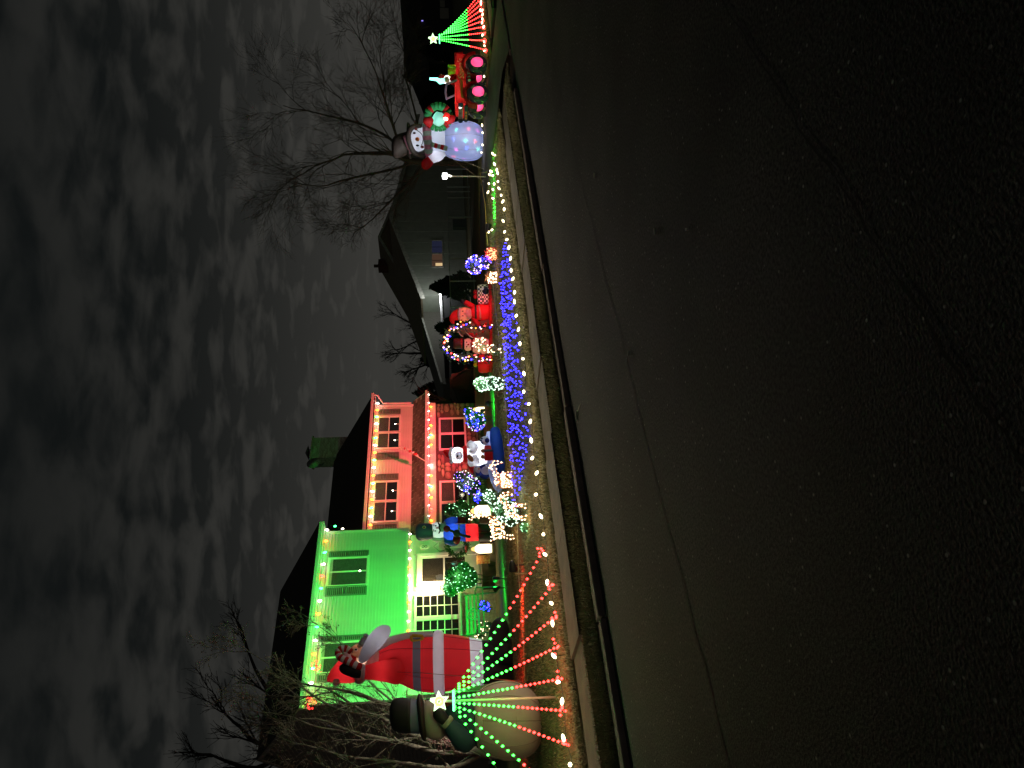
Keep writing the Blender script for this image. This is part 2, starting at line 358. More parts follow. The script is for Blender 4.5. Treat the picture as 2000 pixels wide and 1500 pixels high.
# a few pale scraps on the road
M_scrap = mat('scrap', (.42, .44, .36), .8)
for x, y, l in ((1163, 342, .055), (1282, 452, .05), (1345, 448, .045), (1230, 690, .04)):
    k = (0 - CZ) / ray(x, y).z; p = ray(x, y) * k
    o = MB().box((0, 0, .012), (l, l * .4, .014)).build('litter', M_scrap, None); o.location = (p.x, p.y, 0); o.rotation_euler = (0, .1, random.random() * 3)
    tag(o, {1163: 'pale scrap of paper lying alone on the dark road, the largest one', 1282: 'small pale scrap on the road nearer the kerb of two', 1345: 'small pale scrap on the road farther from the kerb', 1230: 'tiny pale chip on the asphalt before the blue lights'}[x], 'litter')
# a thin loop of cord by the kerb
p = ray(1128, 812) * (-CZ / ray(1128, 812).z)
o = MB().tube([(math.cos(a) * .07, math.sin(a) * .035, .012) for a in [i * .45 for i in range(14)]] + [(.02, -.12, .012), (.04, -.26, .012), (.03, -.36, .012)], .005, 5).build('cord_loop', M_scrap, None, True); o.location = (p.x, p.y, 0); o.rotation_euler = (0, 0, .4)
tag(o, 'loop of thin pale cord lying on the road beside the kerb', 'cord')
# grass blades
def blades(name, cnt, s0, s1, n0, n1, zf, h0, h1, m, bias, skip=None):
    mb = MB(); R_ = random.Random(5)
    for _ in range(cnt):
        u = R_.random() ** bias; s_ = s0 + (s1 - s0) * u; n_ = n0 + (n1 - n0) * R_.random()
        if skip and skip(s_, n_): continue
        h = R_.uniform(h0, h1); a = R_.uniform(0, 6.28); w = .006 + .003 * u * 2; lx, ly = R_.gauss(0, .5) * h, R_.gauss(0, .5) * h; z = zf(s_, n_) - .004
        mb.v += [(s_ - math.cos(a) * w, n_ - math.sin(a) * w, z), (s_ + math.cos(a) * w, n_ + math.sin(a) * w, z), (s_ + lx, n_ + ly, z + h)]
        k = len(mb.v); mb.f.append((k - 3, k - 2, k - 1))
    o = mb.build(name, m); o.rotation_euler = rot; return stuff(o)
g = blades('lawn_grass', 105000, .5, 24, 9.22, 18.5, lambda s, n: lz(s, max(n, 9.25)), .025, .06, M_blade, 1.25, lambda s, n: DR0 - .05 < s - max(0, n - 9.2) * .28 < DR1 + .05); tag(g, 'short winter grass blades all over the lawn', 'grass')
g = blades('verge_grass', 34000, .3, 16.5, 7.71, 8.3, lambda s, n: .06 + .06 * (n - 7.7) / .6, .025, .075, M_bladeV, 1.35); tag(g, 'rough pale grass growing along the kerb strip', 'grass')
g = blades('edge_grass', 7000, .3, 17.2, 9.16, 9.36, lambda s, n: .16, .03, .08, M_bladeV, 1.3); tag(g, 'ragged grass fringe overhanging the sidewalk edge', 'grass')
# ================================================================== the decorated house
HX, HY = 15.0, 26.0
HS = empty('house', W(HX, HY), TH, 'two storey white clapboard house lit green and red with stone ground floor', 'house')
def part(mb, name, m, parent=HS, smooth=False, bevel=0.0): return mb.build(name, m, parent, smooth, bevel)
def hbx(mb, s0, s1, n0, n1, z0, z1): return mb.bx(s0 - HX, s1 - HX, n0 - HY, n1 - HY, z0, z1)
M_siding = mat('white_siding', (.66, .66, .60), .55, scale=2.0, var=.07, bump=.15, bscale=25)
M_trim = mat('white_trim', (.74, .73, .66), .45, var=.04)
M_brown = mat('brown_siding', (.20, .155, .125), .7, scale=2.5, var=.2, bump=.2)
M_roof = mat('roof_shingle', (.035, .030, .025), .95, scale=14, var=.4, bump=.5, bscale=30)
M_pent = mat('pent_shingle', (.135, .115, .10), .9, scale=9, var=.4, bump=.5, bscale=40)
M_shut = mat('shutter_paint', (.15, .165, .15), .5, var=.1)
M_room = mat('dark_room', (.03, .027, .022), .9)
M_blind = mat('window_blind', (.33, .31, .26), .7)
M_glass = glass('window_glass')
M_gut = mat('gutter', (.62, .60, .55), .4, var=.05)
M_soff = mat('soffit', (.6, .58, .52), .6)
NL, N1, NR = 25.6, 26.15, 27.3          # front planes: upper left, lower left, right wing
sL0, sL1 = 7.85, 14.42; zB, zE = 3.39, 6.72
def clap(s0, s1, n_, z0, z1, step, parent=HS, name='clapboard', m=None, along='s'):
    """weatherboards: each board a wedge of its own, thicker at its lower edge"""
    k = int(round((z1 - z0) / step)); step = (z1 - z0) / k
    mb = MB(); L = s1 - s0
    mb.prism([(0, 0), (0, 0)], 0, 0) if False else None
    mb.add([(0, -.056, 0), (L, -.056, 0), (L, -.004, step - .003), (0, -.004, step - .003), (0, .01, 0), (L, .01, 0), (L, .01, step - .004), (0, .01, step - .004)],
           [(0, 1, 2, 3), (5, 4, 7, 6), (1, 0, 4, 5), (3, 2, 6, 7), (0, 3, 7, 4), (2, 1, 5, 6)])
    me = mb.mesh(name, m or M_siding, False)
    for i in range(k): inst(me, name, parent, (s0 - HX, n_ - HY, z0 + i * step))
# --- volumes
part(hbx(MB(), sL0, sL1, NL + .012, 36.8, zB, zE), 'upper_wall', M_siding)
part(hbx(MB(), sL0 + .3, sL1, N1 + .012, 36.8, -.2, zB - .002), 'lower_wall', M_siding)
part(hbx(MB(), sL1 + .003, 22.2, NR + .012, 36.5, -.2, 5.2), 'wing_wall', M_siding)
clap(sL0 + .11, sL1 - .11, NL, zB + .1, zE - .1, .118)
clap(sL1 + .02, 22.08, NR, 3.42, 5.12, .118)
dA, dB = sorted((hp(806, 1084, N1)[0], hp(925, 1142, N1)[0]))
clap(dB + .01, 14.4, N1, .55, zB - .16, .118)
clap(12.0, dA - .01, N1, .55, zB - .16, .118)
# corner boards, frieze, skirt
for s_ in (sL0, sL1 - .11): part(hbx(MB(), s_, s_ + .11, NL - .066, NL + .01, zB, zE), 'corner_board', M_trim)
part(hbx(MB(), sL0 + .115, sL1 - .115, NL - .064, NL + .01, zB, zB + .1), 'skirt_board', M_trim)
part(hbx(MB(), sL0 + .115, sL1 - .115, NL - .045, NL + .01, zE - .1, zE), 'frieze', M_trim)
part(hbx(MB(), 22.085, 22.2, NR - .066, NR + .01, 3.3, 5.2), 'corner_board', M_trim)
part(hbx(MB(), sL1 + .01, 22.08, NR - .045, NR + .01, 5.12, 5.2), 'frieze', M_trim)
part(hbx(MB(), sL0 + .3, sL1 - .003, NL + .02, N1 + .01, zB - .05, zB - .004), 'overhang_soffit', M_soff)
part(hbx(MB(), sL0 + .32, sL1 - .003, N1 - .035, N1 + .01, zB - .16, zB - .053), 'porch_frieze', M_trim)
# left gable end in brown boards
mb = MB(); zr = 9.3; nr = 31.2
mb.add([(sL0 - HX, NL - HY, zE), (sL0 - HX, 36.8 - HY, zE), (sL0 - HX, nr - HY, zr - .05), (sL0 - HX + .1, NL - HY, zE), (sL0 - HX + .1, 36.8 - HY, zE), (sL0 - HX + .1, nr - HY, zr - .05)], [(0, 2, 1), (3, 4, 5), (0, 3, 5, 2), (1, 2, 5, 4), (0, 1, 4, 3)])
part(mb, 'gable_wall', M_brown)
mbs = []
k = 0; z_ = .3
while z_ < zr - .15:
    if z_ < zE: a, b = NL + .02, 36.7
    else:
        f = (z_ + .16 - zE) / (zr - .05 - zE); a, b = NL + (nr - NL) * f + .02, 36.8 - (36.8 - nr) * f - .02
    if b - a > .2:
        mb = MB(); x0 = sL0 - HX; mb.add([(x0 - .035, a - HY, z_), (x0 - .035, b - HY, z_), (x0 - .01, b - HY, z_ + .165), (x0 - .01, a - HY, z_ + .165), (x0 + .01, a - HY, z_), (x0 + .01, b - HY, z_), (x0 + .01, b - HY, z_ + .165), (x0 + .01, a - HY, z_ + .165)],
               [(3, 2, 1, 0), (4, 5, 6, 7), (0, 1, 5, 4), (2, 3, 7, 6), (0, 4, 7, 3), (1, 2, 6, 5)])
        part(mb, 'side_board', M_brown)
    z_ += .17
# --- roofs
def gable_roof(s0, s1, ne, ze, nr, zr, nb, name, m, th=.14):
    mb = MB(); P = [(ne, ze), (nr, zr), (nb, ze)]
    vs = []
    for s_ in (s0, s1):
        for n_, z_ in P: vs += [(s_ - HX, n_ - HY, z_), (s_ - HX, n_ - HY, z_ - th)]
    f = [(0, 2, 8, 6), (2, 4, 10, 8), (3, 1, 7, 9), (5, 3, 9, 11), (0, 6, 7, 1), (4, 5, 11, 10), (0, 1, 3, 2), (2, 3, 5, 4), (6, 8, 9, 7), (8, 10, 11, 9)]
    return part(mb.add(vs, f), name, m)
rl = gable_roof(sL0 - .2, sL1 + .22, NL - .4, 6.88, nr, 9.52, 37.2, 'main_roof', M_roof)
for sgn, s_ in ((-1, sL0 - .2), (1, sL1 + .22)):
    for (na, za, nb_, zb_) in ((NL - .4, 6.86, nr, 9.5), (37.2, 6.86, nr, 9.5)):
        mb = MB(); x0 = s_ - HX + (-.03 if sgn < 0 else .005); vs = []
        for x in (x0, x0 + .028):
            vs += [(x, na - HY, za), (x, nb_ - HY, zb_), (x, nb_ - HY, zb_ - .2), (x, na - HY, za - .2)]
        mb.add(vs, [(0, 1, 2, 3), (7, 6, 5, 4), (0, 4, 5, 1), (1, 5, 6, 2), (2, 6, 7, 3), (3, 7, 4, 0)])
        part(mb, 'rake_board', M_brown if sgn < 0 else M_trim, rl)
# right wing roof: ridge height from the rake seen against the sky
pr = on_s(653, 897, 22.5); nrR = min(max(sn(pr)[1], 30.5), 33.0); zrR = pr.z if 6.6 < pr.z < 9 else 7.8
rr = gable_roof(sL1 + .225, 22.55, NR - .42, 5.36, nrR, zrR, 2 * nrR - NR, 'wing_roof', M_roof)
part(MB().add([(22.2 - HX, NR - HY, 5.2), (22.2 - HX, 36.5 - HY, 5.2), (22.2 - HX, nrR - HY, zrR - .2), (22.1 - HX, NR - HY, 5.2), (22.1 - HX, 36.5 - HY, 5.2), (22.1 - HX, nrR - HY, zrR - .2)], [(0, 1, 2), (3, 5, 4), (0, 2, 5, 3), (2, 1, 4, 5)]), 'gable_wall', M_siding)
# gutters, fascia
def gutter(s0, s1, n_, z_, h=.13):
    part(hbx(MB(), s0, s1, n_ - .115, n_, z_, z_ + h), 'gutter', M_gut, bevel=.02)
    part(hbx(MB(), s0, s1, n_ + .002, n_ + .03, z_ - .06, z_ + h), 'fascia', M_trim)
gutter(sL0 - .2, sL1 + .2, NL - .40, 6.72)
part(hbx(MB(), sL0 - .15, sL1 + .15, NL - .365, NL - .05, 6.66, 6.69), 'soffit', M_soff)
gutter(sL1 + .23, 22.6, NR - .42, 5.27)
part(hbx(MB(), sL1 + .23, 22.5, NR - .385, NR - .05, 5.205, 5.225), 'soffit', M_soff)
# pent roof over the stone ground floor: rows of single shingles
s0p, s1p = sL1 + .02, 22.45; na, za, nb_, zb_ = NR - .02, 3.42, NR - .62, 2.83
mb = MB(); L = s1p - s0p
mb.add([(s0p - HX, na - HY, za - .03), (s1p - HX, na - HY, za - .03), (s1p - HX, nb_ - HY, zb_ - .03), (s0p - HX, nb_ - HY, zb_ - .03), (s0p - HX, na - HY, 2.62), (s1p - HX, na - HY, 2.62), (s1p - HX, nb_ - HY, 2.66), (s0p - HX, nb_ - HY, 2.66)], [(0, 3, 2, 1), (4, 5, 6, 7), (3, 7, 6, 2), (1, 2, 6, 5), (0, 4, 7, 3)])
pent = part(mb, 'pent_roof', M_soff)
sh = MB().add([(-.19, 0, 0), (.19, 0, 0), (.19, -.155, -.148), (-.19, -.155, -.148), (-.19, -.145, -.165), (.19, -.145, -.165)], [(0, 3, 2, 1), (3, 4, 5, 2)])
shm = [sh.mesh('shingle', mat('pent_shingle_%d' % i, c, .9, scale=9, var=.35, bump=.5), False) for i, c in enumerate(((.135, .115, .10), (.10, .086, .074), (.17, .145, .125)))]
rs = random.Random(8)
for r_ in range(5):
    zz = za - .0 - r_ * .118; nn_ = na - r_ * .12; s_ = s0p + .2 + (r_ % 2) * .2
    while s_ < s1p - .15:
        inst(rs.choice(shm), 'shingle', pent, (s_ - HX, nn_ - HY, zz + rs.uniform(-.004, .004) + .012)); s_ += .396
gutter(s0p + .02, s1p + .08, nb_ - .003, 2.68, .12)
# --- stones of the ground floor, one by one
wn = [(*hp(866, 820, NR), *hp(921, 880, NR)), (*hp(866, 943, NR), *hp(921, 1026, NR))]      # two windows: s, z of opposite corners
wn = [(min(a, c), max(a, c), .95, 2.1) for a, b, c, d in wn]
st_m = [mat('fieldstone_%d' % i, c, .85, scale=7, var=.3, bump=.9, bscale=14) for i, c in enumerate(((.30, .24, .17), (.24, .19, .14), (.36, .30, .22), (.20, .165, .13)))]
part(hbx(MB(), sL1 + .02, 22.2, NR - .03, NR + .01, -.2, 2.62), 'mortar', mat('mortar', (.10, .085, .07), .95, bump=.4))
def stone_mesh(w, h, rnd):
    mb = MB(); k = 8; d = rnd.uniform(.05, .09); rings = []
    ang = [2 * math.pi * j / k + math.pi / 8 for j in range(k)]; jit = [rnd.uniform(.9, 1.06) for _ in ang]
    def pt(a, q, f, y):
        c, s_ = math.cos(a), math.sin(a); e = max(abs(c), abs(s_)); return (c / e * w / 2 * q * f, y, s_ / e * h / 2 * q * f)
    for f, y in ((1.0, 0), (.97, -d * .7), (.78, -d)): rings.append([pt(a, q, f, y) for a, q in zip(ang, jit)])
    o = len(mb.v); mb.loft(rings, False); mb.f.append(tuple(range(len(mb.v) - k, len(mb.v)))); return mb
rs = random.Random(3); z_ = .15; vein = empty('x', (0, 0, 0), 0, 'x', 'x'); bpy.data.objects.remove(vein)
while z_ < 2.25:
    h = rs.choice((.10, .16, .22, .30)); s_ = sL1 + .05
    while s_ < 22.15:
        w = min(rs.uniform(.16, .62), 22.18 - s_)
        if w > .06 and not any(a - .12 < s_ + w and s_ < b + .12 and c - .1 < z_ + h and z_ < d + .1 for a, b, c, d in wn):
            me = stone_mesh(w * .94, h * .9, rs).mesh('stone', rs.choice(st_m), True)
            inst(me, 'stone', HS, (s_ + w / 2 - HX, NR - .03 - HY, z_ + h / 2))
        s_ += w
    z_ += h
# --- windows
def window(s0, s1, z0, z1, n_, cols=1, rows=2, blind=True, candle=True, warm=False, mun=.035):
    fr = .075; n_ -= .022
    mb = MB(); hbx(mb, s0 - fr, s1 + fr, n_ - .075, n_ + .015, z1, z1 + fr); hbx(mb, s0 - fr, s1 + fr, n_ - .095, n_ + .015, z0 - fr, z0); hbx(mb, s0 - fr, s0, n_ - .072, n_ + .015, z0, z1); hbx(mb, s1, s1 + fr, n_ - .072, n_ + .015, z0, z1)
    w_ = part(mb, 'window', M_trim)
    for j in range(rows):
        for i in range(cols):
            a = s0 + (s1 - s0) * i / cols; b = s0 + (s1 - s0) * (i + 1) / cols; c = z0 + (z1 - z0) * j / rows; d = z0 + (z1 - z0) * (j + 1) / rows
            mb = MB(); hbx(mb, a + mun / 2, b - mun / 2, n_ - .046, n_ - .041, c + mun / 2, d - mun / 2); part(mb, 'pane', M_glass, w_)
    mb = MB()
    for i in range(cols + 1): x = s0 + (s1 - s0) * i / cols; hbx(mb, x - mun / 2, x + mun / 2, n_ - .055, n_ - .03, z0, z1)
    for j in range(rows + 1): z = z0 + (z1 - z0) * j / rows; hbx(mb, s0, s1, n_ - .058, n_ - .033, z - mun / 2, z + mun / 2)
    part(mb, 'sash', M_trim, w_)
    part(hbx(MB(), s0, s1, n_ - .0375, n_ - .0355, z0, z1), 'dark_interior', M_room, w_)
    if blind:
        part(hbx(MB(), s0 + .02, s1 - .02, n_ - .0405, n_ - .039, z0 + (z1 - z0) * .45, z1), 'blind', M_blind, w_)
    if candle:
        mb = MB(); sc = s0 + (s1 - s0) * .5; zc_ = z0 + (z1 - z0) * .16
        part(MB().tube([(sc - HX, n_ - .058 - HY, z0 + .02), (sc - HX, n_ - .058 - HY, zc_)], .011, 6), 'candle', M_trim, w_)
        part(MB().octa((sc - HX, n_ - .062 - HY, zc_ + .035), .022, .04), 'candle_bulb', em('candle_bulb', (1, .92, .72), 26), w_)
    return w_
def shutter(s0, s1, z0, z1, n_, group=None):
    n_ -= .026
    mb = MB(); hbx(mb, s0, s0 + .045, n_ - .075, n_ - .03, z0, z1); hbx(mb, s1 - .045, s1, n_ - .075, n_ - .03, z0, z1)
    for z in (z0 + .03, (z0 + z1) / 2, z1 - .03): hbx(mb, s0 + .045, s1 - .045, n_ - .074, n_ - .031, z - .03, z + .03)
    o = part(mb, 'shutter', M_shut)
    k = int((z1 - z0) / .075)
    me = MB().add([(0, -.07, 0), (s1 - s0 - .09, -.07, 0), (s1 - s0 - .09, -.035, .06), (0, -.035, .06)], [(0, 1, 2, 3)]).mesh('slat', M_shut, False)
    for i in range(k):
        z = z0 + .05 + i * (z1 - z0 - .1) / k
        inst(me, 'slat', o, (s0 + .045 - HX, n_ - HY, z))
    return o
def R4(x0, y0, x1, y1, n_):
    a, b = hp(x0, y0, n_); c, d = hp(x1, y1, n_); return min(a, c), max(a, c), min(b, d), max(b, d)
for (y0, y1) in ((815, 878), (941, 1021)):                     # pairs of sash windows, upper right
    s0, s1, z0, z1 = R4(742, y0, 778, y1, NR); z0, z1 = 4.02 + .02, 5.02; sm = (s0 + s1) / 2
    window(s0 + .07, sm - .05, z0, z1, NR); window(sm + .05, s1 - .07, z0, z1, NR)
for y0, y1 in ((801, 811), (885, 899), (927, 939), (1025, 1040)):
    a = hp(750, y0, NR)[0]; b = hp(750, y1, NR)[0]; shutter(min(a, b), max(a, b) - .02, 4.0, 5.06, NR)
# big sliding window of the green front, and the one behind the inflatable
for (ya, yb, ya2, yb2) in ((1093, 1142, 1073, 1166), (1257, 1310, 1236, 1332)):
    s0, s1, z0, z1 = R4(651, ya, 727, yb, NL); z0, z1 = 4.94, 6.38
    w_ = window(s0, s1, z0, z1, NL, cols=2, rows=1, blind=False, candle=True, mun=.06)
    k = 26; mb = MB()
    for i in range(k):
        x = s0 + .05 + (s1 - s0 - .1) * i / k; mb.add([(x - HX, NL - .0605 - HY, z0 + .03), (x + .045 - HX, NL - .0625 - HY, z0 + .03), (x + .045 - HX, NL - .0625 - HY, z1 - .12), (x - HX, NL - .0605 - HY, z1 - .12)], [(0, 1, 2, 3)])
    part(mb, 'vertical_blinds', M_blind, w_)
    part(hbx(MB(), s0 + .03, s1 - .03, NL - .0645, NL - .0628, z1 - .13, z1 - .02), 'blind_rail', M_trim, w_)
    for a, b in ((ya2, ya - 2), (yb + 2, yb2)):
        p_, q_ = hp(690, a, NL)[0], hp(690, b, NL)[0]; shutter(min(p_, q_) + .04, max(p_, q_) - .1 if a == ya2 else max(p_, q_) - .02, z0 - .04, z1 + .05, NL)
for a, b, c, d in wn:                                             # lower windows in the stone
    m_ = (a + b) / 2; window(a + .06, m_ - .05, c, d, NR - .06, candle=False, blind=False); window(m_ + .05, b - .06, c, d, NR - .06, candle=False, blind=True)
# --- lower left: storm door, grid window, wall lamp
s0, s1, z0, z1 = R4(806, 1084, 925, 1142, N1); z1 = 2.95; z0 = .62
mb = MB(); hbx(mb, s0, s0 + .13, N1 - .1, N1, z0, z1); hbx(mb, s1 - .13, s1, N1 - .1, N1, z0, z1); hbx(mb, s0, s1, N1 - .11, N1, z1, z1 + .12)
dr = part(mb, 'door', M_trim)
part(hbx(MB(), s0 + .13, s1 - .13, N1 - .04, N1 - .005, z0, z0 + .55), 'kick_panel', M_trim, dr, bevel=.01)
mb = MB(); hbx(mb, s0 + .13, s0 + .2, N1 - .06, N1 - .03, z0 + .55, z1); hbx(mb, s1 - .2, s1 - .13, N1 - .06, N1 - .03, z0 + .55, z1); hbx(mb, s0 + .2, s1 - .2, N1 - .06, N1 - .03, z0 + 1.35, z0 + 1.42); hbx(mb, s0 + .2, s1 - .2, N1 - .06, N1 - .03, z1 - .09, z1)
part(mb, 'storm_frame', M_trim, dr)
part(hbx(MB(), s0 + .2, s1 - .2, N1 - .045, N1 - .04, z0 + .55, z1 - .09), 'pane', M_glass, dr)
part(hbx(MB(), s0 + .14, s1 - .14, N1 - .012, N1 - .002, z0 + .55, z1), 'inner_door', mat('inner_door', (.16, .12, .08), .6), dr)
part(MB().ell((s0 + .24 - HX, N1 - .09 - HY, z0 + 1.0), (.03, .03, .05), 8, 5), 'handle', mat('brass', (.5, .38, .15), .3, .9), dr, True)
for wy0, wy1 in ((1164, 1204), (1212, 1252), (1258, 1298)):
    a, b, _, _ = R4(806, wy0, 904, wy1, N1); window(a + .05, b - .05, 1.48, 3.08, N1, cols=2, rows=6, blind=False, candle=False, mun=.03)
part(hbx(MB(), sL0 + .35, 12.0, N1 - .05, N1 + .01, .0, 1.36), 'stone_skirt', mat('stone_skirt', (.42, .36, .26), .85, scale=9, var=.3, bump=.9, bscale=16))
part(hbx(MB(), 11.9, 14.4, 24.9, N1 + .005, -.1, .56), 'porch_slab', M_conc, bevel=.02)
part(hbx(MB(), 12.3, 13.6, 24.55, 24.9, -.1, .34), 'porch_step', M_conc, bevel=.02)
a, b = hp(834, 1152, N1)
lt = part(hbx(MB(), a - .07, a + .07, N1 - .06, N1 - .03, b - .15, b + .15), 'wall_lamp', mat('brass', (.5, .38, .15), .3, .9))
part(MB().loft([[(a - HX + math.cos(j) * r_, N1 - .16 - HY + math.sin(j) * r_, b + z) for j in [i * math.pi / 4 for i in range(8)]] for z, r_ in ((-.16, .04), (-.13, .09), (.1, .11), (.16, .05))]), 'lamp_glass', em('porch_lamp', (1, .78, .44), 60), lt)
lamp('POINT', 'porch_glow', lt, (a - HX, N1 - .42 - HY, b), 165, (1, .74, .40), .12)
# signs by the door
for x, y, kind in ((829, 1069, 0), (858, 1068, 1)):
    a, b = hp(x, y, N1); a -= HX
    if kind == 0:
        o = part(MB().loft([[(a + math.cos(t) * .13 * k, N1 - .04 - HY - d_, b + math.sin(t) * .2 * k) for t in [i * .3491 for i in range(18)]] for k, d_ in ((1, 0), (1, .02), (.9, .028))]), 'oval_plaque', mat('plaque', (.7, .7, .6), .5))
        part(MB().tube([(a + math.cos(t) * .05, N1 - .075 - HY, b + .05 + math.sin(t) * .05) for t in [i * .6 for i in range(12)]], .012, 5).tube([(a + math.cos(t) * .05, N1 - .075 - HY, b - .06 + math.sin(t) * .05) for t in [i * .6 for i in range(12)]], .012, 5), 'numeral', M_shut, o)
    else:
        o = part(MB().prism([(a + math.cos(t) * .26, b + .02 - abs(math.sin(t)) * .36 if 0 < i < 12 else b + .02) for i, t in enumerate([j * math.pi / 12 for j in range(13)])], N1 - .07 - HY, N1 - .04 - HY), 'hanging_sign', mat('sign_wood', (.35, .42, .3), .6))
        part(MB().tube([(a - .2, N1 - .05 - HY, b + .02), (a, N1 - .05 - HY, b + .22), (a + .2, N1 - .05 - HY, b + .02)], .01, 4), 'hanger', M_shut, o)
# --- chimney, dish, downpipe, flag bracket
p = on_s(640, 888, 19.2); sc_, ncx = 19.2, nrR + .3
a0 = on_n(640, 868, nrR + .3); a1 = on_n(640, 921, nrR + .3); sA, sB = sn(a1)[0], sn(a0)[0]
zt = on_n(612, 890, nrR).z
ch = part(hbx(MB(), sA + .45, sB, nrR - .35, nrR + .55, zrR - 1.4, zt), 'chimney', mat('chimney_brick', (.30, .25, .23), .85, scale=10, var=.35, bump=.7, bscale=20), HS)
zz = zrR - .5; rs = random.Random(6); bm = [MB().bx(0, .205, 0, .012, 0, .062).mesh('brick', mat('brick_%d' % i, c, .85, var=.25, bump=.4), False) for i, c in enumerate(((.34, .29, .27), (.28, .23, .21), (.42, .38, .35)))]
while zz < zt - .1:
    x = sA + .46 + (.11 if int(round((zz - zrR) / .075)) % 2 else 0)
    while x < sB - .2: inst(rs.choice(bm), 'brick', ch, (x - HX, nrR - .362 - HY, zz)); x += .218
    zz += .075
part(hbx(MB(), sA + .38, sB + .07, nrR - .42, nrR + .62, zt, zt + .1), 'chimney_cap', M_kerb, ch)
mb = MB(); xm = (sA + .45 + sB) / 2
mb.add([(xm - .3 - HX, nrR - .2 - HY, zt + .3), (xm + .3 - HX, nrR - .2 - HY, zt + .3), (xm + .3 - HX, nrR + .4 - HY, zt + .3), (xm - .3 - HX, nrR + .4 - HY, zt + .3), (xm - HX, nrR + .1 - HY, zt + .48)], [(0, 1, 4), (1, 2, 4), (2, 3, 4), (3, 0, 4), (3, 2, 1, 0)])
for dx in (-.2, .2): hbx(mb, xm + dx - .02, xm + dx + .02, nrR + .08, nrR + .12, zt + .1, zt + .31)
part(mb, 'rain_cap', mat('dull_steel', (.12, .11, .1), .5, .6), ch)
dsh = part(MB().loft([[(sA + .15 - HX + math.cos(t) * r_ * .9, nrR - .3 - HY - d_ * .5 + math.sin(t) * r_ * .2, zt - .15 + math.sin(t) * r_ + d_ * .2) for t in [i * .3927 for i in range(16)]] for r_, d_ in ((.02, 0), (.2, .02), (.36, .08), (.37, .09))], True), 'satellite_dish', mat('dish_grey', (.32, .30, .28), .6), HS, True)
part(MB().tube([(sA + .15 - HX, nrR - .28 - HY, zt - .2), (sA + .3 - HX, nrR + .1 - HY, zt - .5), (sA + .5 - HX, nrR + .1 - HY, zt - .6)], .03, 6).tube([(sA + .15 - HX, nrR - .3 - HY, zt - .45), (sA + .0 - HX, nrR - .8 - HY, zt - .3)], .015, 5), 'dish_arm', mat('dull_steel', (.12, .11, .1), .5, .6), dsh)
part(MB().tube([(22.5 - HX, NR - .46 - HY, 5.3), (22.52 - HX, NR - .42 - HY, 5.12), (22.26 - HX, NR - .1 - HY, 4.86), (22.26 - HX, NR - .08 - HY, 3.5)], .045, 8), 'downpipe', M_gut, HS, True)
# flag on a slanted pole over the pent gutter
fp0 = on_n(838, 905, NR - .72); fp1 = on_n(779, 870, NR - 1.2)
FL = empty('flag', fp0, TH, 'rolled red and white striped flag on a slanted pole over the porch gutter', 'flag')
Mi = Matrix.Rotation(-TH, 3, 'Z'); dv_ = Mi @ (fp1 - fp0)
MB().tube([(0, 0, 0), dv_], .02, 6).build('flag_pole', M_trim, FL, True)
for i in range(7):
    a = dv_ * (.42 + .08 * i); w = .05 + .025 * (6 - i) if i > 0 else .12
    MB().loft([[(a.x + math.cos(t) * .06 + k * (dv_.x * .04), a.y + math.sin(t) * .05, a.z - k * w + dv_.z * .08 * k * .3) for t in [j * math.pi / 3 for j in range(6)]] for k in (-.2, .4, 1.0)]).build('stripe', mat('flag_red', (.42, .05, .05), .7) if i % 2 else mat('flag_white', (.6, .55, .5), .7), FL, True)
# --- light strings along the gutters: every bulb a bulb
BW, BG, BR, BO = (em('c9_white', (1, .86, .70), 16), em('c9_green', (.03, 1, .16), 20), em('c9_red', (1, .02, .012), 26), em('c9_orange', (1, .13, .008), 24))
def bulb_mesh(name, m, r=.03, l=.05):
    return MB().loft([[(math.cos(t) * q, math.sin(t) * q, z) for t in [i * math.pi / 3 for i in range(6)]] for z, q in ((l, .3 * r), (l * .5, .8 * r), (0, r), (-l * .55, .85 * r), (-l, .25 * r))]).mesh(name, m, True)
BM = {k: bulb_mesh('bulb', m) for k, m in (('w', BW), ('g', BG), ('r', BR), ('o', BO))}
M_wire = mat('green_wire', (.02, .03, .02), .6)
def light_line(name, label, pts, pat, step, group='light strings on the house gutters', sag=.02, big=1.0, cat='string lights'):
    o = empty(name, pts[0], 0, label, cat, group); P = [p - pts[0] for p in pts]; wire = []; k = 0
    for a, b in zip(P, P[1:]):
        L = (b - a).length; m = max(1, int(L / step))
        for i in range(m):
            t = (i + .5) / m; p = a.lerp(b, t); wire.append(a.lerp(b, i / m)); c = pat[k % len(pat)]; k += 1
            if c != '-': inst(BM[c], 'bulb', o, p + Vector((0, 0, -.045)), (random.uniform(-.3, .3), random.uniform(-.3, .3), 0), (big, big, big))
        wire.append(b)
    MB().tube(wire, .006, 4).build('wire', M_wire, o); return o
light_line('string_lights', 'coloured bulbs along the upper gutter of the green left front', [W(sL0 - .1, NL - .33, 6.6), W(sL1 + .15, NL - .33, 6.6)], 'rwgowgowg', .46, big=1.4)
light_line('string_lights', 'coloured bulbs along the upper gutter over the red right wing', [W(sL1 + .4, NR - .33, 5.14), W(22.3, NR - .33, 5.14)], 'gowgowgow', .40, big=1.5)
light_line('string_lights', 'small white bulbs along the lower gutter above the stone wall', [W(s0p + .3, nb_ - .15, 2.66), W(s1p, nb_ - .15, 2.66)], 'wwwwww', .5, big=.75)
light_line('string_lights', 'bulbs hung under the green overhang above the porch', [W(sL0 + .4, NL - .06, zB - .02), W(sL1 - .1, NL - .06, zB - .02)], 'wowgwow', .34, big=.95)
light_line('string_lights', 'three bulbs climbing the corner between green front and red wing roof', [W(sL1 + .26, NL - .1, 6.5), W(sL1 + .26, NL + .6, 5.7)], 'gwr', .3, big=1.1)
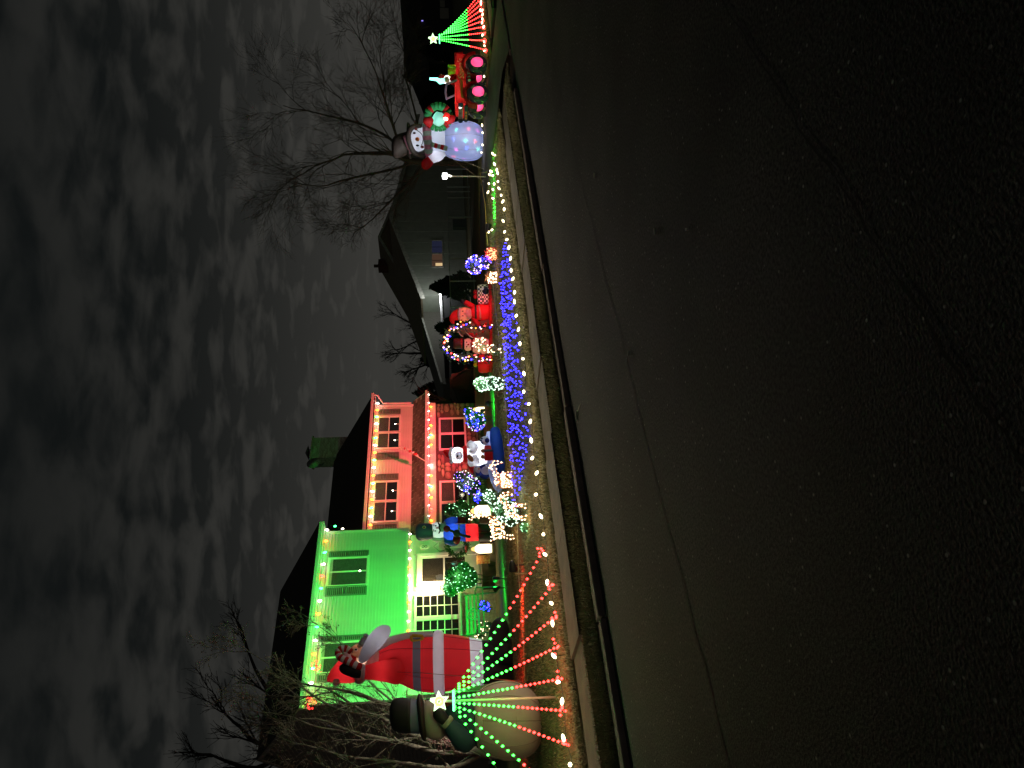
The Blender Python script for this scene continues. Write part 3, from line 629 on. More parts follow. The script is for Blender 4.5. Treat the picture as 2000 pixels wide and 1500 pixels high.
light_line('string_lights', 'coloured bulbs glowing under the soffit of the pent roof', [W(s0p + .3, NR - .24, 2.58), W(s1p - .3, NR - .24, 2.58)], 'gorogowro', .55, big=1.3)
part(hbx(MB(), sL1 + .02, 22.2, NR - .12, NR - .04, 2.32, 2.61), 'pent_frieze', M_trim)
# --- floodlights on the lawn
M_black = mat('black_plastic', (.012, .012, .013), .5)
def flood(name, s_, n_, tgt, energy, col, size, label, z=None, group='coloured floodlights in the yard', spill=0):
    z = gz(n_) if z is None else z
    e = empty(name, W(s_, n_, z), TH, label, 'floodlight', group); t = Matrix.Rotation(-TH, 3, 'Z') @ (Vector(tgt) - W(s_, n_, z + .22)); d = t.normalized()
    MB().tube([(0, 0, -.05), (0, 0, .16)], .012, 6).build('stake', M_black, e)
    a = Vector((0, 0, .22)); MB().tube([a - d * .1, a - d * .02, a + d * .08, a + d * .1], [.03, .06, .085, .09], 12).build('housing', M_black, e, True)
    MB().tube([a + d * .101, a + d * .106], .075, 12).build('lens', em(name + '_lens_%d' % int(col[0] * 10), col, 14), e)
    lamp('SPOT', 'beam', e, a + d * .13, energy, col, .05, a + t, size, .7)
    if spill: lamp('POINT', 'spill', e, a + d * .16 + Vector((0, 0, .05)), spill, col, .06)
    return e
GREEN, RED = (.012, 1.0, .07), (1.0, .05, .10)
flood('floodlight', *sn(on_n(968, 1131, 19.2)), W(10.6, NL, 5.3), 2300, GREEN, 80, 'green floodlight on the grass aimed up at the left front, near the bench', spill=70)
flood('floodlight', *sn(on_n(968, 1149, 19.2)), W(8.8, NL, 5.3), 2000, GREEN, 78, 'second green floodlight beside the bench, aimed at the left corner', spill=70)
flood('floodlight', 17.2, 21.6, W(19.2, NR, 4.5), 3600, RED, 76, 'red floodlight on the lawn behind the polar bear aimed at the right wing')
# ================================================================== inflatables
M_ink = mat('printed_black', (.012, .012, .014), .6)
M_eyew = mat('printed_white', (.8, .8, .8), .6)
F_red = fab('nylon_red', (.62, .025, .03)); F_white = fab('nylon_white', (.80, .80, .84)); F_black = fab('nylon_black', (.012, .012, .014), .2); F_grey = fab('nylon_grey', (.40, .39, .42))
F_skin = fab('nylon_skin', (.80, .60, .45)); F_yel = fab('nylon_yellow', (.75, .55, .06)); F_charc = fab('nylon_charcoal', (.10, .10, .115)); F_boot = fab('nylon_boot', (.045, .038, .04), .25)
M_rope = mat('guy_rope', (.32, .27, .16), .8)
def seam(f, pts, r=.25, dy=0): return f.limb([(x, y, r, d) for x, y, d in pts], seg=5)
def mk(rows, x0, x1, fine=4):
    """cut a stack of rows between two heights, so that bands meet edge to edge"""
    rs_ = sorted([tuple(r) + (1.0, 0.0)[len(r) - 3:] for r in rows]); fr_ = spl(rs_, 8)
    def at_(x):
        for a, b in zip(fr_, fr_[1:]):
            if a[0] <= x <= b[0] and b[0] > a[0]: t = (x - a[0]) / (b[0] - a[0]); return (x,) + tuple(p + (q - p) * t for p, q in zip(a[1:], b[1:]))
        return fr_[0] if x < fr_[0][0] else fr_[-1]
    return [at_(x0)] + [r for r in fr_ if x0 + .3 < r[0] < x1 - .3] + [at_(x1)]

# ---- tall Santa
S = Fr('inflatable_santa', 1003, 1290, 'giant inflatable Santa holding a candy cane up beside the green house front', 'inflatable')
body = [(722, 1290, 16, .9), (740, 1291, 26, .9), (760, 1288, 36, .9), (785, 1289, 44, .92), (812, 1293, 51, .95), (850, 1294, 54, .95), (880, 1293, 51, .95), (905, 1292, 47, .95), (920, 1292, 44, .95), (942, 1293, 42, .95)]
body_s = body
S.part('coat', S.blob(mk(body, 722, 808), cap=False), F_red); S.part('belt', S.blob(mk(body, 808.4, 823), cap=False), F_charc)
S.part('coat_skirt', S.blob(mk(body, 823.4, 847), cap=False), F_red)
S.part('trousers', S.blob(mk(body, 868, 918), cap=False), F_red); S.part('trouser_cuff', S.blob(mk(body, 918.4, 942), cap=False), F_white)
hem = [(847, 1294, 53), (850, 1294, 58), (857, 1294, 60), (865, 1294, 58.5), (868, 1294, 53)]
S.part('fur_hem', S.blob([h + (.95, 0) for h in hem], cap=False, fine=2), F_white)
S.part('fur_front', S.limb([(736, 1268, 6, -24), (760, 1254, 8, -20), (790, 1246, 8.5, -18), (820, 1243, 8.5, -18), (846, 1242, 8, -18)]), F_white)
bk = S.limb([(806, 1243, 3, -28), (806, 1252, 3, -30), (825, 1252, 3, -30), (825, 1243, 3, -28), (806, 1243, 3, -28)], fine=2); S.part('buckle', bk, F_yel)
bt = [(942.4, 1293, 42, .95), (960, 1294, 40, .9), (985, 1296, 38, .85), (1001, 1296, 39, .85)]
S.part('boot', S.blob([(x, 1312, 22, .9, d) for x, d in ((942, 0), (965, 0), (990, 0), (1003, 0))]), F_boot)
S.part('boot', S.blob([(942, 1274, 22, .9, -4), (965, 1274, 23, .9, -4), (985, 1274, 25, .9, -4), (1004, 1274, 26, .9, -4)]), F_boot)
S.part('boot_toe', S.limb([(975, 1270, 20, -6), (974, 1244, 21, -8), (977, 1222, 18, -10), (982, 1210, 9, -10)]), F_boot)
S.part('boot_toe', S.limb([(987, 1292, 16, -16), (988, 1268, 17, -20), (990, 1258, 10, -22)]), F_boot)
S.part('head', S.ell(703, 1282, 24, 25), F_skin)
S.part('fur_collar', S.limb([(716, 1318, 10, 6), (728, 1300, 13, -14), (733, 1280, 12, -16), (727, 1266, 9, -8)]), F_white)
S.part('hat', S.blob([(699, 1298, 31, .9), (686, 1302, 29, .9), (670, 1308, 24, .85), (655, 1315, 17, .8), (644, 1322, 9, .8), (639, 1327, 3, .8)], fine=3), F_red)
S.part('hat_brim', S.limb([(702, 1327, 8, -4), (694, 1308, 8, -22), (683, 1286, 7, -26), (679, 1268, 6, -18)]), F_white)
S.part('face', S.ell(702, 1272, 14, 14, 12, dy=-16), F_skin); S.glow(702, 1272, 1.6, (1, .95, .9), -18, .03)
S.part('pompom', S.ell(659, 1332, 6.5, 6.5, dy=-14), F_white)
S.part('hair', S.ell(702, 1325, 10, 12, dy=-2), F_white)
S.part('beard', S.limb([(708, 1291, 6, -26), (719, 1277, 12, -32), (733, 1257, 16, -32), (746, 1241, 16, -28), (757, 1230, 11, -24), (761, 1225, 4, -22)]), F_grey)
S.part('moustache', S.limb([(709, 1262, 6, -30), (713, 1254, 7.5, -28), (719, 1249, 6, -26), (719, 1243, 4, -24), (713, 1241, 3, -22)]), F_grey)
S.part('nose', S.ell(706, 1262, 4.2, 4.2, dy=-30), F_skin)
S.part('eye', S.ell(699, 1270, 3.0, 3.8, .8, dy=-28.2), M_eyew); S.part('pupil', S.ell(699, 1269, 1.7, 2.3, .8, dy=-29), M_ink)
S.part('eyebrow', S.limb([(693, 1275, .9, -26), (692, 1271, 1, -27), (693, 1266, .8, -26)]), F_grey)
S.part('sleeve', S.limb([(792, 1310, 12, -22), (780, 1310, 24, -26), (758, 1310, 20, -32), (736, 1311, 16, -36), (716, 1313, 12, -38)]), F_red)
S.part('sleeve_cuff', S.limb([(717, 1313, 13.5, -38), (710, 1313, 14, -39)]), F_white)
S.part('mitten', S.limb([(711, 1314, 9, -39), (700, 1311, 11.5, -40), (686, 1307, 11, -41), (674, 1304, 8, -41), (669, 1303, 3, -41)]), F_black)
cane = [(716, 1304, 6, -44), (704, 1300, 6.4, -50), (692, 1294, 6.6, -50), (681, 1289, 6.6, -50), (671, 1283, 6.6, -48), (668, 1274, 6.4, -46), (674, 1268, 6.2, -45), (684, 1268, 6, -44), (692, 1274, 5.4, -44)]
cs = spl(cane, 4)
for i in range(0, len(cs) - 1, 2): S.part('cane_stripe', S.limb(cs[i:i + 3] if i + 3 <= len(cs) else cs[i:], fine=2), F_red if (i // 2) % 2 else F_white)
for x, y, w in ((775, 1292, 5.5), (835, 1294, 5), (895, 1293, 5.5), (930, 1293, 4)): S.glow(x, y, w, (.92, .9, 1), 0, .15)
S.glow(703, 1284, 9, (1, .95, .95)); S.glow(682, 1304, 6, (1, .93, .93)); S.glow(750, 1310, 2.5, (1, .9, .9), -33); S.glow(740, 1248, 3, (.95, .93, 1), -25); S.glow(730, 1292, 4, (.95, .93, 1), 0)
S.part('guy_line', MB().tube([S.q(808, 1312, -.75), S.q(1060, 1330, -3.2)], .006, 5), M_rope)
for y, x0, x1 in ((1312, 735, 806),): S.part('seam', S.limb([(x0 + 45, y, .35, -50), (x1, y + 1, .35, -52)], seg=5), M_ink)

# ---- big snowman seen from behind, unlit
K = Fr('inflatable_snowman', 1054, 1405, 'big unlit inflatable snowman with black top hat and teal jacket behind the light strands', 'inflatable')
F_cream = fab('nylon_cream', (.56, .47, .38), .25); F_teal = fab('nylon_teal', (.035, .085, .105), .25); F_hat = fab('nylon_hat', (.022, .021, .022), .15); F_band = fab('nylon_band', (.20, .21, .33), .25); F_brim = fab('nylon_brim', (.035, .022, .020), .15)
ball = [(921, 1404, 34), (930, 1405, 46), (945, 1406, 58), (965, 1406, 67), (990, 1406, 71), (1015, 1406, 68), (1035, 1406, 60), (1048, 1406, 47), (1054, 1406, 34)]
K.part('body', K.blob([b + (.95, 0) for b in ball], fine=3, seg=28), F_cream)
K.part('waist_roll', K.limb([(930, 1362, 9, -22), (934, 1385, 10, -42), (936, 1410, 10, -44), (933, 1440, 9, -30)]), F_cream)
K.part('jacket', K.blob([(868, 1404, 22), (878, 1404, 36), (895, 1405, 43), (915, 1406, 46), (930, 1406, 45)], fine=3), F_teal)
K.part('head', K.blob([(826, 1403, 22), (834, 1404, 32), (848, 1405, 36), (860, 1406, 34), (870, 1406, 27), (876, 1406, 16)], fine=3), F_cream)
K.part('hat_brim', K.ell(824, 1401, 43, 9, 40, tilt=-.12), F_brim)
K.part('hat_band', K.blob([(820, 1400, 30), (803, 1398, 31)], cap=False), F_band)
K.part('hat_crown', K.blob([(803, 1398, 31), (790, 1397, 31.5), (775, 1396, 30), (766, 1395, 25), (762, 1395, 14)], fine=2), F_hat)
K.part('sleeve', K.limb([(922, 1450, 10, -14), (910, 1448, 20, -22), (896, 1436, 19, -36), (882, 1420, 14, -46), (874, 1411, 11, -48)]), F_teal)
K.part('sleeve_cuff', K.limb([(877, 1414, 13, -48), (871, 1408, 13.5, -49)]), fab('nylon_cuff', (.42, .45, .30), .25))
K.part('mitten', K.limb([(872, 1409, 9, -49), (863, 1401, 11, -50), (855, 1393, 10, -50), (850, 1388, 4, -50)]), F_hat)
K.part('scarf_tail', K.limb([(868, 1378, 6, -34), (876, 1370, 8, -38), (886, 1368, 7, -40)]), fab('nylon_rust', (.30, .07, .05), .25))
K.part('seam', K.limb([(1000, 1470, .4, -20), (1004, 1430, .4, -62), (1003, 1400, .4, -67)], seg=5), M_rope)

# ---- snowman with wreath
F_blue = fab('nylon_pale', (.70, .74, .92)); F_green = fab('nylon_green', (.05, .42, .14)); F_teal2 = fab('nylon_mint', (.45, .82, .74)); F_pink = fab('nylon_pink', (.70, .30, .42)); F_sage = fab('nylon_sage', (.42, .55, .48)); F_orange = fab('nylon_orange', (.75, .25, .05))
F_brown = fab('nylon_brown', (.06, .045, .04), .2)
Q = Fr('inflatable_snowman', 944, 276, 'glowing white inflatable snowman in a brown top hat hugging a green wreath', 'inflatable')
low = [(869, 275, 27), (878, 276, 31), (890, 276, 35), (905, 276, 37), (920, 276, 36.5), (932, 277, 33), (940, 277, 27), (944, 277, 20)]
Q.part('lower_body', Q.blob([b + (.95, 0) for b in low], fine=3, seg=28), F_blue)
Q.part('torso', Q.blob([(843, 273, 22), (852, 274, 25), (862, 275, 26.5), (869, 275, 26.8)], fine=3), F_white)
for i in range(8):
    a0, a1 = 245 + i * 7.1, 245 + (i + 1) * 7.1
    g = lambda y: (835.5 + .10 * (y - 272), y, 8, -math.sqrt(max(0, 27 ** 2 - (y - 272) ** 2)) * .85)
    Q.part('scarf_stripe', Q.limb([g(a0), g((a0 + a1) / 2), g(a1)], fine=2), F_pink if i % 2 else F_sage)
for i in range(5): Q.part('scarf_stripe', Q.limb([(843 + i * 6, 282 + i * 1.6, 4.6, -28), (849 + i * 6, 283.6 + i * 1.6, 4.4, -29)]), F_red if i % 2 else F_sage)
Q.part('head', Q.ell(815, 271, 24, 21.5, 23), F_white)
Q.part('hat_brim', Q.blob([(806, 277, 20, 1, 4), (801, 276, 33, .9, 4), (796, 273, 31, .9, 4), (795, 273, 18, .9, 4)], fine=2), F_brown)
Q.part('brim_edge', Q.limb([(822, 246, 4, -8), (806, 249, 5, -18), (799, 262, 5, -24), (801, 280, 5, -26), (810, 298, 5, -18), (830, 305, 4, -8)]), F_brown)
Q.part('hat_crown', Q.blob([(797, 279, 21, .9, 2), (785, 283, 22, .9, 2), (774, 287, 22, .9, 2), (768, 289, 18, .9, 2), (765, 290, 8, .9, 2)], fine=2), F_brown)
Q.part('hat_band', Q.limb([(792, 266, 4.5, -19), (797, 280, 4.5, -22), (804, 298, 4.2, -15)]), F_pink)
Q.part('nose', Q.limb([(816, 272, 4, -22), (817, 271, 2.8, -28), (818, 270, 1, -33)]), F_orange)
for y, x in ((260, 810), (284, 816)): Q.part('eye', Q.ell(x, y, 1.9, 3, 1.2, dy=-21), M_ink)
Q.part('mouth', Q.limb([(814, 254, .7, -20), (824, 262, .7, -22), (827, 273, .7, -22), (824, 284, .7, -20)], seg=6), M_ink)
for x, y in ((813, 252), (825, 287)): Q.part('cheek', Q.ell(x, y, 2.6, 3.2, 1.4, dy=-19), fab('nylon_cheek', (.35, .06, .06)))
Q.part('sleeve', Q.limb([(866, 297, 8, -6), (856, 303, 11, -10), (846, 309, 9, -12), (841, 312, 8, -12)]), F_white)
Q.part('mitten', Q.limb([(842, 312, 8, -12), (834, 319, 10, -13), (829, 325, 8, -13), (826, 328, 3, -13)]), F_red)
Q.part('sleeve', Q.limb([(866, 252, 10, -10), (858, 238, 16, -18), (848, 231, 13, -22)]), F_teal2)
Q.part('mitten', Q.ell(837, 237, 9, 10, dy=-26), F_red)
wr = [(856 - 21 * math.cos(t), 229 - 21 * math.sin(t)) for t in [i * math.pi / 10 for i in range(21)]]
for i in range(20):
    (xa, ya), (xb, yb) = wr[i], wr[i + 1]; Q.part('wreath_band' if i % 5 == 2 else 'wreath', Q.limb([(xa, ya, 7.4, -24), (xb, yb, 7.4, -24)]), F_red if i % 5 == 2 else F_green)
Q.part('wreath_bow', Q.limb([(872, 243, 2.5, -30), (882, 233, 7, -32), (888, 228, 2, -32)]).add([], []), F_red); Q.part('wreath_bow', Q.limb([(872, 240, 2.5, -30), (872, 228, 7, -32), (870, 221, 2, -32)]), F_red)
Q.part('bell', Q.ell(871, 232, 4.5, 4.5, dy=-34), em('bell_lamp', (1, .95, .6), 6))
Q.glow(905, 276, 11, (.45, .55, 1), 0, .1); Q.glow(857, 274, 9, (.7, .78, 1), 0, .06); Q.glow(815, 271, 6, (.8, .85, 1)); Q.glow(852, 304, 2.2, (.8, .85, 1), -11); Q.glow(856, 238, 3, (.7, 1, .95), -18)
# turning disco lamp inside: coloured patches
pc = ((1, .08, .1), (.05, 1, .5), (.1, .2, 1), (1, .1, .5))
rq = random.Random(2)
for i in range(14):
    a = 3.35 + (i // 3) * .62 + rq.uniform(-.12, .12); x = 884 + (i % 3) * 21 + (i // 3 % 2) * 8 + rq.uniform(-3, 3); R_ = 33
    t_ = Q.q(x, 276 + R_ * math.cos(a), -R_ * abs(math.sin(a)) * Q.s); o_ = Q.q(905, 276)
    lamp('SPOT', 'disco_lamp', Q.e, o_, 42, pc[(i * 3) % 4], .02, t_, 15, 1.0)
for tx, ty in ((955, 362), (945, 330)): Q.part('guy_line', MB().tube([Q.q(870, 300, -.1), Q.q(tx, ty, -.6)], .007, 5), M_rope)

# ---- monster truck
T = Fr('inflatable_truck', 952, 168, 'red inflatable monster truck carrying Santa and gifts beside the wreath snowman', 'inflatable')
T.e.rotation_euler.z += 0
yaw = math.radians(38); u_ = T.s                      # px to metres
Ry = Matrix.Rotation(yaw, 3, 'Z')
def tp(a, b, c): return Ry @ Vector((a * u_, b * u_, c * u_))          # a: towards tail(+) / nose(-), b: away, c: up, in px
def tbox(a0, a1, b0, b1, c0, c1, tp_=1.0):
    mb = MB(); vs = []
    for c, k in ((c0, 1), (c1, tp_)):
        for a, b in ((a0, b0), (a1, b0), (a1, b1), (a0, b1)):
            am, bm_ = (a0 + a1) / 2, (b0 + b1) / 2; vs.append(tp(am + (a - am) * k, bm_ + (b - bm_) * k, c))
    return mb.add(vs, [(3, 2, 1, 0), (4, 5, 6, 7), (0, 1, 5, 4), (1, 2, 6, 5), (2, 3, 7, 6), (3, 0, 4, 7)])
def tpart(name, mb, m, bev=0.0, par=None): o = mb.build(name, m, par or T.e, False, bev); return o
F_tyre = fab('nylon_tyre', (.018, .018, .022), .2); F_hub = fab('nylon_hub', (.80, .08, .22)); F_gold = mat('printed_gold', (.42, .35, .13), .6); F_tr = fab('nylon_truck_red', (.55, .03, .03))
def wheel(a, b, side):
    mb = MB(); prof = ((-8, 12), (-8, 17), (-5, 20), (5, 20), (8, 17), (8, 12)); rings = []
    for db, r_ in prof: rings.append([tp(a + r_ * math.cos(t), b + db, 20 + r_ * math.sin(t)) for t in [i * math.pi / 10 for i in range(20)]])
    w = tpart('wheel', mb.loft(rings, False), F_tyre); w.data.polygons.foreach_set('use_smooth', [True] * len(w.data.polygons))
    for sg in (-1, 1):
        hb = MB().loft([[tp(a + r_ * math.cos(t), b + sg * d, 20 + r_ * math.sin(t)) for t in [i * math.pi / 10 for i in range(20)]] for r_, d in ((12.2, 7.5), (10.5, 8.6), (4, 9.2), (.3, 9.4))], False); tpart('hub', hb, F_hub, 0, w)
        for a0 in (.5, 2.6, 3.9):
            mb = MB()
            for k in range(5):
                t = a0 + k * .13; mb.add([tp(a + r_ * math.cos(t + dt), b + sg * 8.15, 20 + r_ * math.sin(t + dt)) for r_, dt in ((13.3, 0), (13.3, .09), (16.3, .08), (16.3, 0))], [(0, 1, 2, 3)])
            tpart('tyre_print', mb, F_gold, 0, w)
    for i in range(9):
        t = i * 2 * math.pi / 9
        for sg in (-1, 1):
            mb = MB().add([tp(a + 20.4 * math.cos(t + q), b + sg * p_, 20 + 20.4 * math.sin(t + q)) for p_, q in ((.5, .1), (.5, .18), (5.5, -.02), (5.5, -.1))], [(0, 1, 2, 3)]); tpart('tread_mark', mb, F_gold, 0, w)
    lamp('POINT', 'inner_lamp', T.e, tp(a, b, 20), 5, (1, .8, .9), .03)
for a in (-34, 32):
    for b in (-20, 24): wheel(a, b, 1)
tpart('chassis', tbox(-48, 46, -12, 16, 22, 36), F_tyre, .03)
tpart('truck_bed', tbox(0, 58, -21, 25, 42, 60), F_tr, .05); tpart('tailgate', tbox(58.5, 62, -19, 23, 46, 63), F_tr, .02)
tpart('hood', tbox(-58, -.5, -21, 25, 42, 64, .9), F_tr, .06)
for a in (-34, 32): tpart('fender', MB().loft([[tp(a + r_ * math.cos(t), b, 22 + r_ * math.sin(t)) for t in [i * math.pi / 8 for i in range(9)]] + [tp(a + (r_ - 4) * math.cos(t), b, 22 + (r_ - 4) * math.sin(t)) for t in [i * math.pi / 8 for i in range(8, -1, -1)]] for r_, b in ((28, -24), (28, -12))]), F_tr)
tpart('grille', tbox(-61, -58.5, -16, 20, 50, 58), F_white, .01)
for k in range(9): tpart('grille_bar', tbox(-61.8, -61.1, -15 + k * 4, -13.4 + k * 4, 50.5, 57.5), M_black)
tpart('bumper', tbox(-64, -58.5, -22, 26, 40, 47), fab('nylon_navy', (.05, .08, .13)), .03)
for b in (-8, 2, 10): tpart('bumper_print', tbox(-64.4, -64.1, b, b + 6, 41.5, 45.5), mat('printed_orange', (.55, .2, .04), .6))
for b in (-22, 26): tpart('headlight', MB().ell(tp(-60, b, 54), (4.5 * u_, 4.5 * u_, 5 * u_), 12, 8), fab('nylon_navy', (.05, .08, .13)))
tpart('headlamp_bulb', MB().ell(tp(-62, -17, 55), (2.2 * u_,) * 3, 8, 6), em('headlamp', (1, .95, .95), 5))
for b in (-19, 23): tpart('windshield_pillar', MB().tube([tp(-2, b, 60), tp(-12, b, 79), tp(-14, b * .8, 81)], 2 * u_, 8), fab('nylon_lilac', (.5, .42, .6)))
tpart('windshield_top', MB().tube([tp(-13, -20, 80), tp(-14, 2, 82), tp(-13, 24, 80)], 2 * u_, 8), fab('nylon_lilac', (.5, .42, .6)))
tpart('candy_cane_step', MB().tube([tp(-8, -25, 36), tp(12, -25, 37)], 3 * u_, 8), F_white)
for k in range(3): tpart('cane_stripe', MB().tube([tp(-6 + k * 7, -25, 36.2), tp(-3 + k * 7, -25, 36.4)], 3.3 * u_, 8), F_red)
# lettering on the bed side and flame on the hood
def text_mesh(txt, size, name, m, parent, loc, rot_):
    c = bpy.data.curves.new(name, 'FONT'); c.body = txt; c.size = size; c.extrude = .004; c.align_x = 'CENTER'; c.align_y = 'CENTER'; c.shear = .15
    o = bpy.data.objects.new(name, c); COL.objects.link(o); bpy.context.view_layer.update()
    me = bpy.data.meshes.new_from_object(o.evaluated_get(bpy.context.evaluated_depsgraph_get())); bpy.data.objects.remove(o); me.materials.clear(); me.materials.append(m)
    return inst(me, name, parent, loc, rot_)
text_mesh("Santa's", 17 * u_, 'lettering', mat('printed_cream', (.62, .45, .24), .6), T.e, tp(22, -21.3, 51), (math.pi / 2, 0, yaw))
mb = MB()
for k in range(6): mb.add([tp(-46 + k * 7, -21.6, 49), tp(-40 + k * 7, -21.6, 48), tp(-32 + k * 7, -21.4, 54 + (k % 2) * 3), tp(-42 + k * 7, -21.5, 53)], [(0, 1, 2, 3)])
tpart('flame_print', mb, mat('printed_orange', (.55, .2, .04), .6))
tpart('driver_body', MB().ell(tp(14, 0, 66), (10 * u_, 9 * u_, 11 * u_), 12, 8), F_red)
tpart('driver_head', MB().ell(tp(10, -4, 78), (8.5 * u_, 8 * u_, 8 * u_), 14, 9), F_white); tpart('driver_face', MB().ell(tp(6, -9, 79), (5 * u_, 4.5 * u_, 4.5 * u_), 12, 8), F_skin)
tpart('driver_hat', MB().tube([tp(12, -4, 83), tp(17, -3, 91), tp(23, -2, 90)], [7 * u_, 5 * u_, 2 * u_], 10), F_red)
tpart('driver_arm', MB().tube([tp(10, -8, 70), tp(-2, -10, 66), tp(-8, -8, 64)], [4 * u_, 3.6 * u_, 3 * u_], 8), F_red)
M_gcan = em('green_candle', (.25, 1, .72), 3.2)
tpart('green_lamp', MB().tube([tp(6, -6, 84), tp(4, -6, 92), tp(9, -6, 98), tp(10, -6, 112)], [5 * u_, 5 * u_, 3.4 * u_, 2.2 * u_], 10), M_gcan)
gb = tpart('gift', tbox(27, 41, -10, 6, 61, 76), F_yel, .02); tpart('gift_ribbon', tbox(32.5, 35.5, -10.4, 6.4, 60.8, 76.5), F_green, 0, gb)
lamp('POINT', 'inner_lamp', T.e, tp(34, -2, 69), 6, (1, .95, .6), .03); lamp('POINT', 'inner_lamp', T.e, tp(10, -4, 78), 3, (1, .95, .95), .03); lamp('POINT', 'inner_lamp', T.e, tp(-30, 2, 53), 9, (1, .7, .6), .05); lamp('POINT', 'inner_lamp', T.e, tp(30, 2, 51), 7, (1, .7, .6), .05)

# ---- polar bear and penguin on an ice floe
B = Fr('inflatable_bear', 984, 892, 'white inflatable polar bear in Santa hat with penguin on a blue ice floe', 'inflatable')
F_ice = fab('nylon_ice', (.62, .64, .74)); F_blu = fab('nylon_blue', (.03, .13, .62)); F_navy = fab('nylon_deepblue', (.02, .035, .20)); F_tan = fab('nylon_tan', (.36, .17, .09))
B.part('ice_water', B.limb([(966, 840, 9, -10), (967, 858, 12, -24), (970, 880, 11, -30), (974, 905, 11, -30), (979, 928, 9, -26), (981, 945, 6, -18)], seg=14), F_blu)
B.part('ice_water', B.limb([(966, 846, 11, 4), (972, 880, 12, 0), (979, 925, 10, 0), (982, 948, 5, -4)], seg=14), F_blu)
B.part('ice_floe', B.limb([(958, 845, 8, -2), (957, 866, 11, -8), (960, 895, 12, -10), (965, 925, 11, -10), (971, 948, 9, -8), (976, 960, 4, -8)], seg=14), F_ice)
B.part('body', B.blob([(911, 886, 15), (918, 886, 21), (930, 886, 24, .95), (945, 886, 24), (956, 886, 21)], fine=3), F_white)
B.part('head', B.ell(893, 889, 15.5, 15.5, 15), F_white)
for y in (877, 902): B.part('ear', B.ell(882, y, 4, 4, 3), F_ice)
B.part('muzzle', B.ell(896, 890, 7.5, 6.5, 6, dy=-12), F_white); B.part('nose', B.ell(893.5, 891, 2.6, 2.0, 2.0, dy=-18), M_ink)
for y in (884.5, 896): B.part('eye', B.ell(886.5, y, 1.2, 1.8, .8, dy=-13.6), M_ink)
B.part('mouth', B.limb([(898, 883, .5, -15.5), (901.5, 888, .5, -18), (900.5, 894, .5, -17)], seg=5), M_ink)
B.part('hat', B.limb([(880, 888, 9, 0), (875, 885, 7.5, -1), (870, 882, 4.6, -3), (866.5, 880, 1.5, -4)]), F_red)
B.part('hat_brim', B.limb([(881, 876, 2.6, -6), (879, 888, 3, -11), (882, 900, 2.6, -6)]), F_white)
B.part('scarf', B.blob([(904, 887, 14), (908, 887, 17), (913, 887, 16), (915, 887, 13)], fine=2), F_red)
B.part('arm', B.limb([(917, 868, 8, -10), (925, 874, 8, -20), (921, 884, 6, -24)]), F_white); B.part('arm', B.limb([(918, 904, 8, -10), (928, 900, 8, -20), (924, 892, 6, -24)]), F_white)
B.part('fish', B.ell(918, 895, 4.5, 8, 3, dy=-28, tilt=.9), F_tan)
B.part('foot', B.ell(946, 861, 8.5, 9, 7, dy=-22), F_ice); B.part('foot_pad', B.ell(950, 861, 4.6, 4.6, 1.6, dy=-28.4), F_navy)
for x, y in ((940, 857.5), (938.5, 861.5), (941, 865.5)): B.part('toe_pad', B.ell(x, y, 1.6, 1.6, 1.2, dy=-28), F_navy)
gb = B.part('gift', B.blob([(945, 885, 14, .7, -26), (953, 885, 14.5, .7, -26), (961, 885, 13.5, .7, -26)], seg=4), F_red, False); B.part('gift_ribbon', B.limb([(944, 881, 2, -36), (953, 880, 2, -38), (961, 880.5, 2, -36)]), F_charc, True, gb)
for y in (881, 892): B.part('paw', B.ell(942, y, 4, 4, 4, dy=-32), F_tan)
B.part('penguin', B.blob([(924, 919, 3), (927, 920, 9), (933, 921, 10), (939, 921, 9), (948, 921, 11.5), (956, 921, 11), (960, 921, 7)], fine=2), F_navy)
B.part('penguin_belly', B.ell(949, 919, 8.5, 10, 4, dy=-9.5), F_white); B.part('penguin_face', B.ell(933, 918, 6.5, 5.5, 3.5, dy=-8), F_white); B.part('beak', B.limb([(935, 916, 1.8, -11), (936, 914, .4, -15)]), F_orange)
B.part('penguin_hat', B.limb([(926, 919, 7, 0), (921, 915, 5, -1), (916, 911, 1.4, -2)]), F_red); B.part('penguin_hat_brim', B.limb([(928, 912, 2, -4), (927, 919, 2.4, -8), (929, 928, 2, -5)]), F_grey)
B.part('flipper', B.limb([(938, 913, 3, -6), (946, 907, 3, -9), (951, 906, 1.2, -10)]), F_navy); B.part('flipper', B.limb([(938, 929, 3, -6), (946, 933, 3, -8), (952, 933, 1.2, -9)]), F_navy)
B.glow(896, 890, .9, (.9, .95, 1), -13, .02); B.glow(924, 873, .5, (.9, .95, 1), -19, .02); B.glow(926, 900, .5, (.9, .95, 1), -19, .02); B.glow(934, 886, 15, (.85, .92, 1)); B.glow(893, 889, 9, (.9, .95, 1)); B.glow(968, 880, 6, (.6, .75, 1), -6); B.glow(974, 925, 5, (.6, .75, 1), -6); B.glow(943, 920, 1.2, (.85, .92, 1), -5); B.glow(961, 860, 3, (.7, .8, 1), -6)

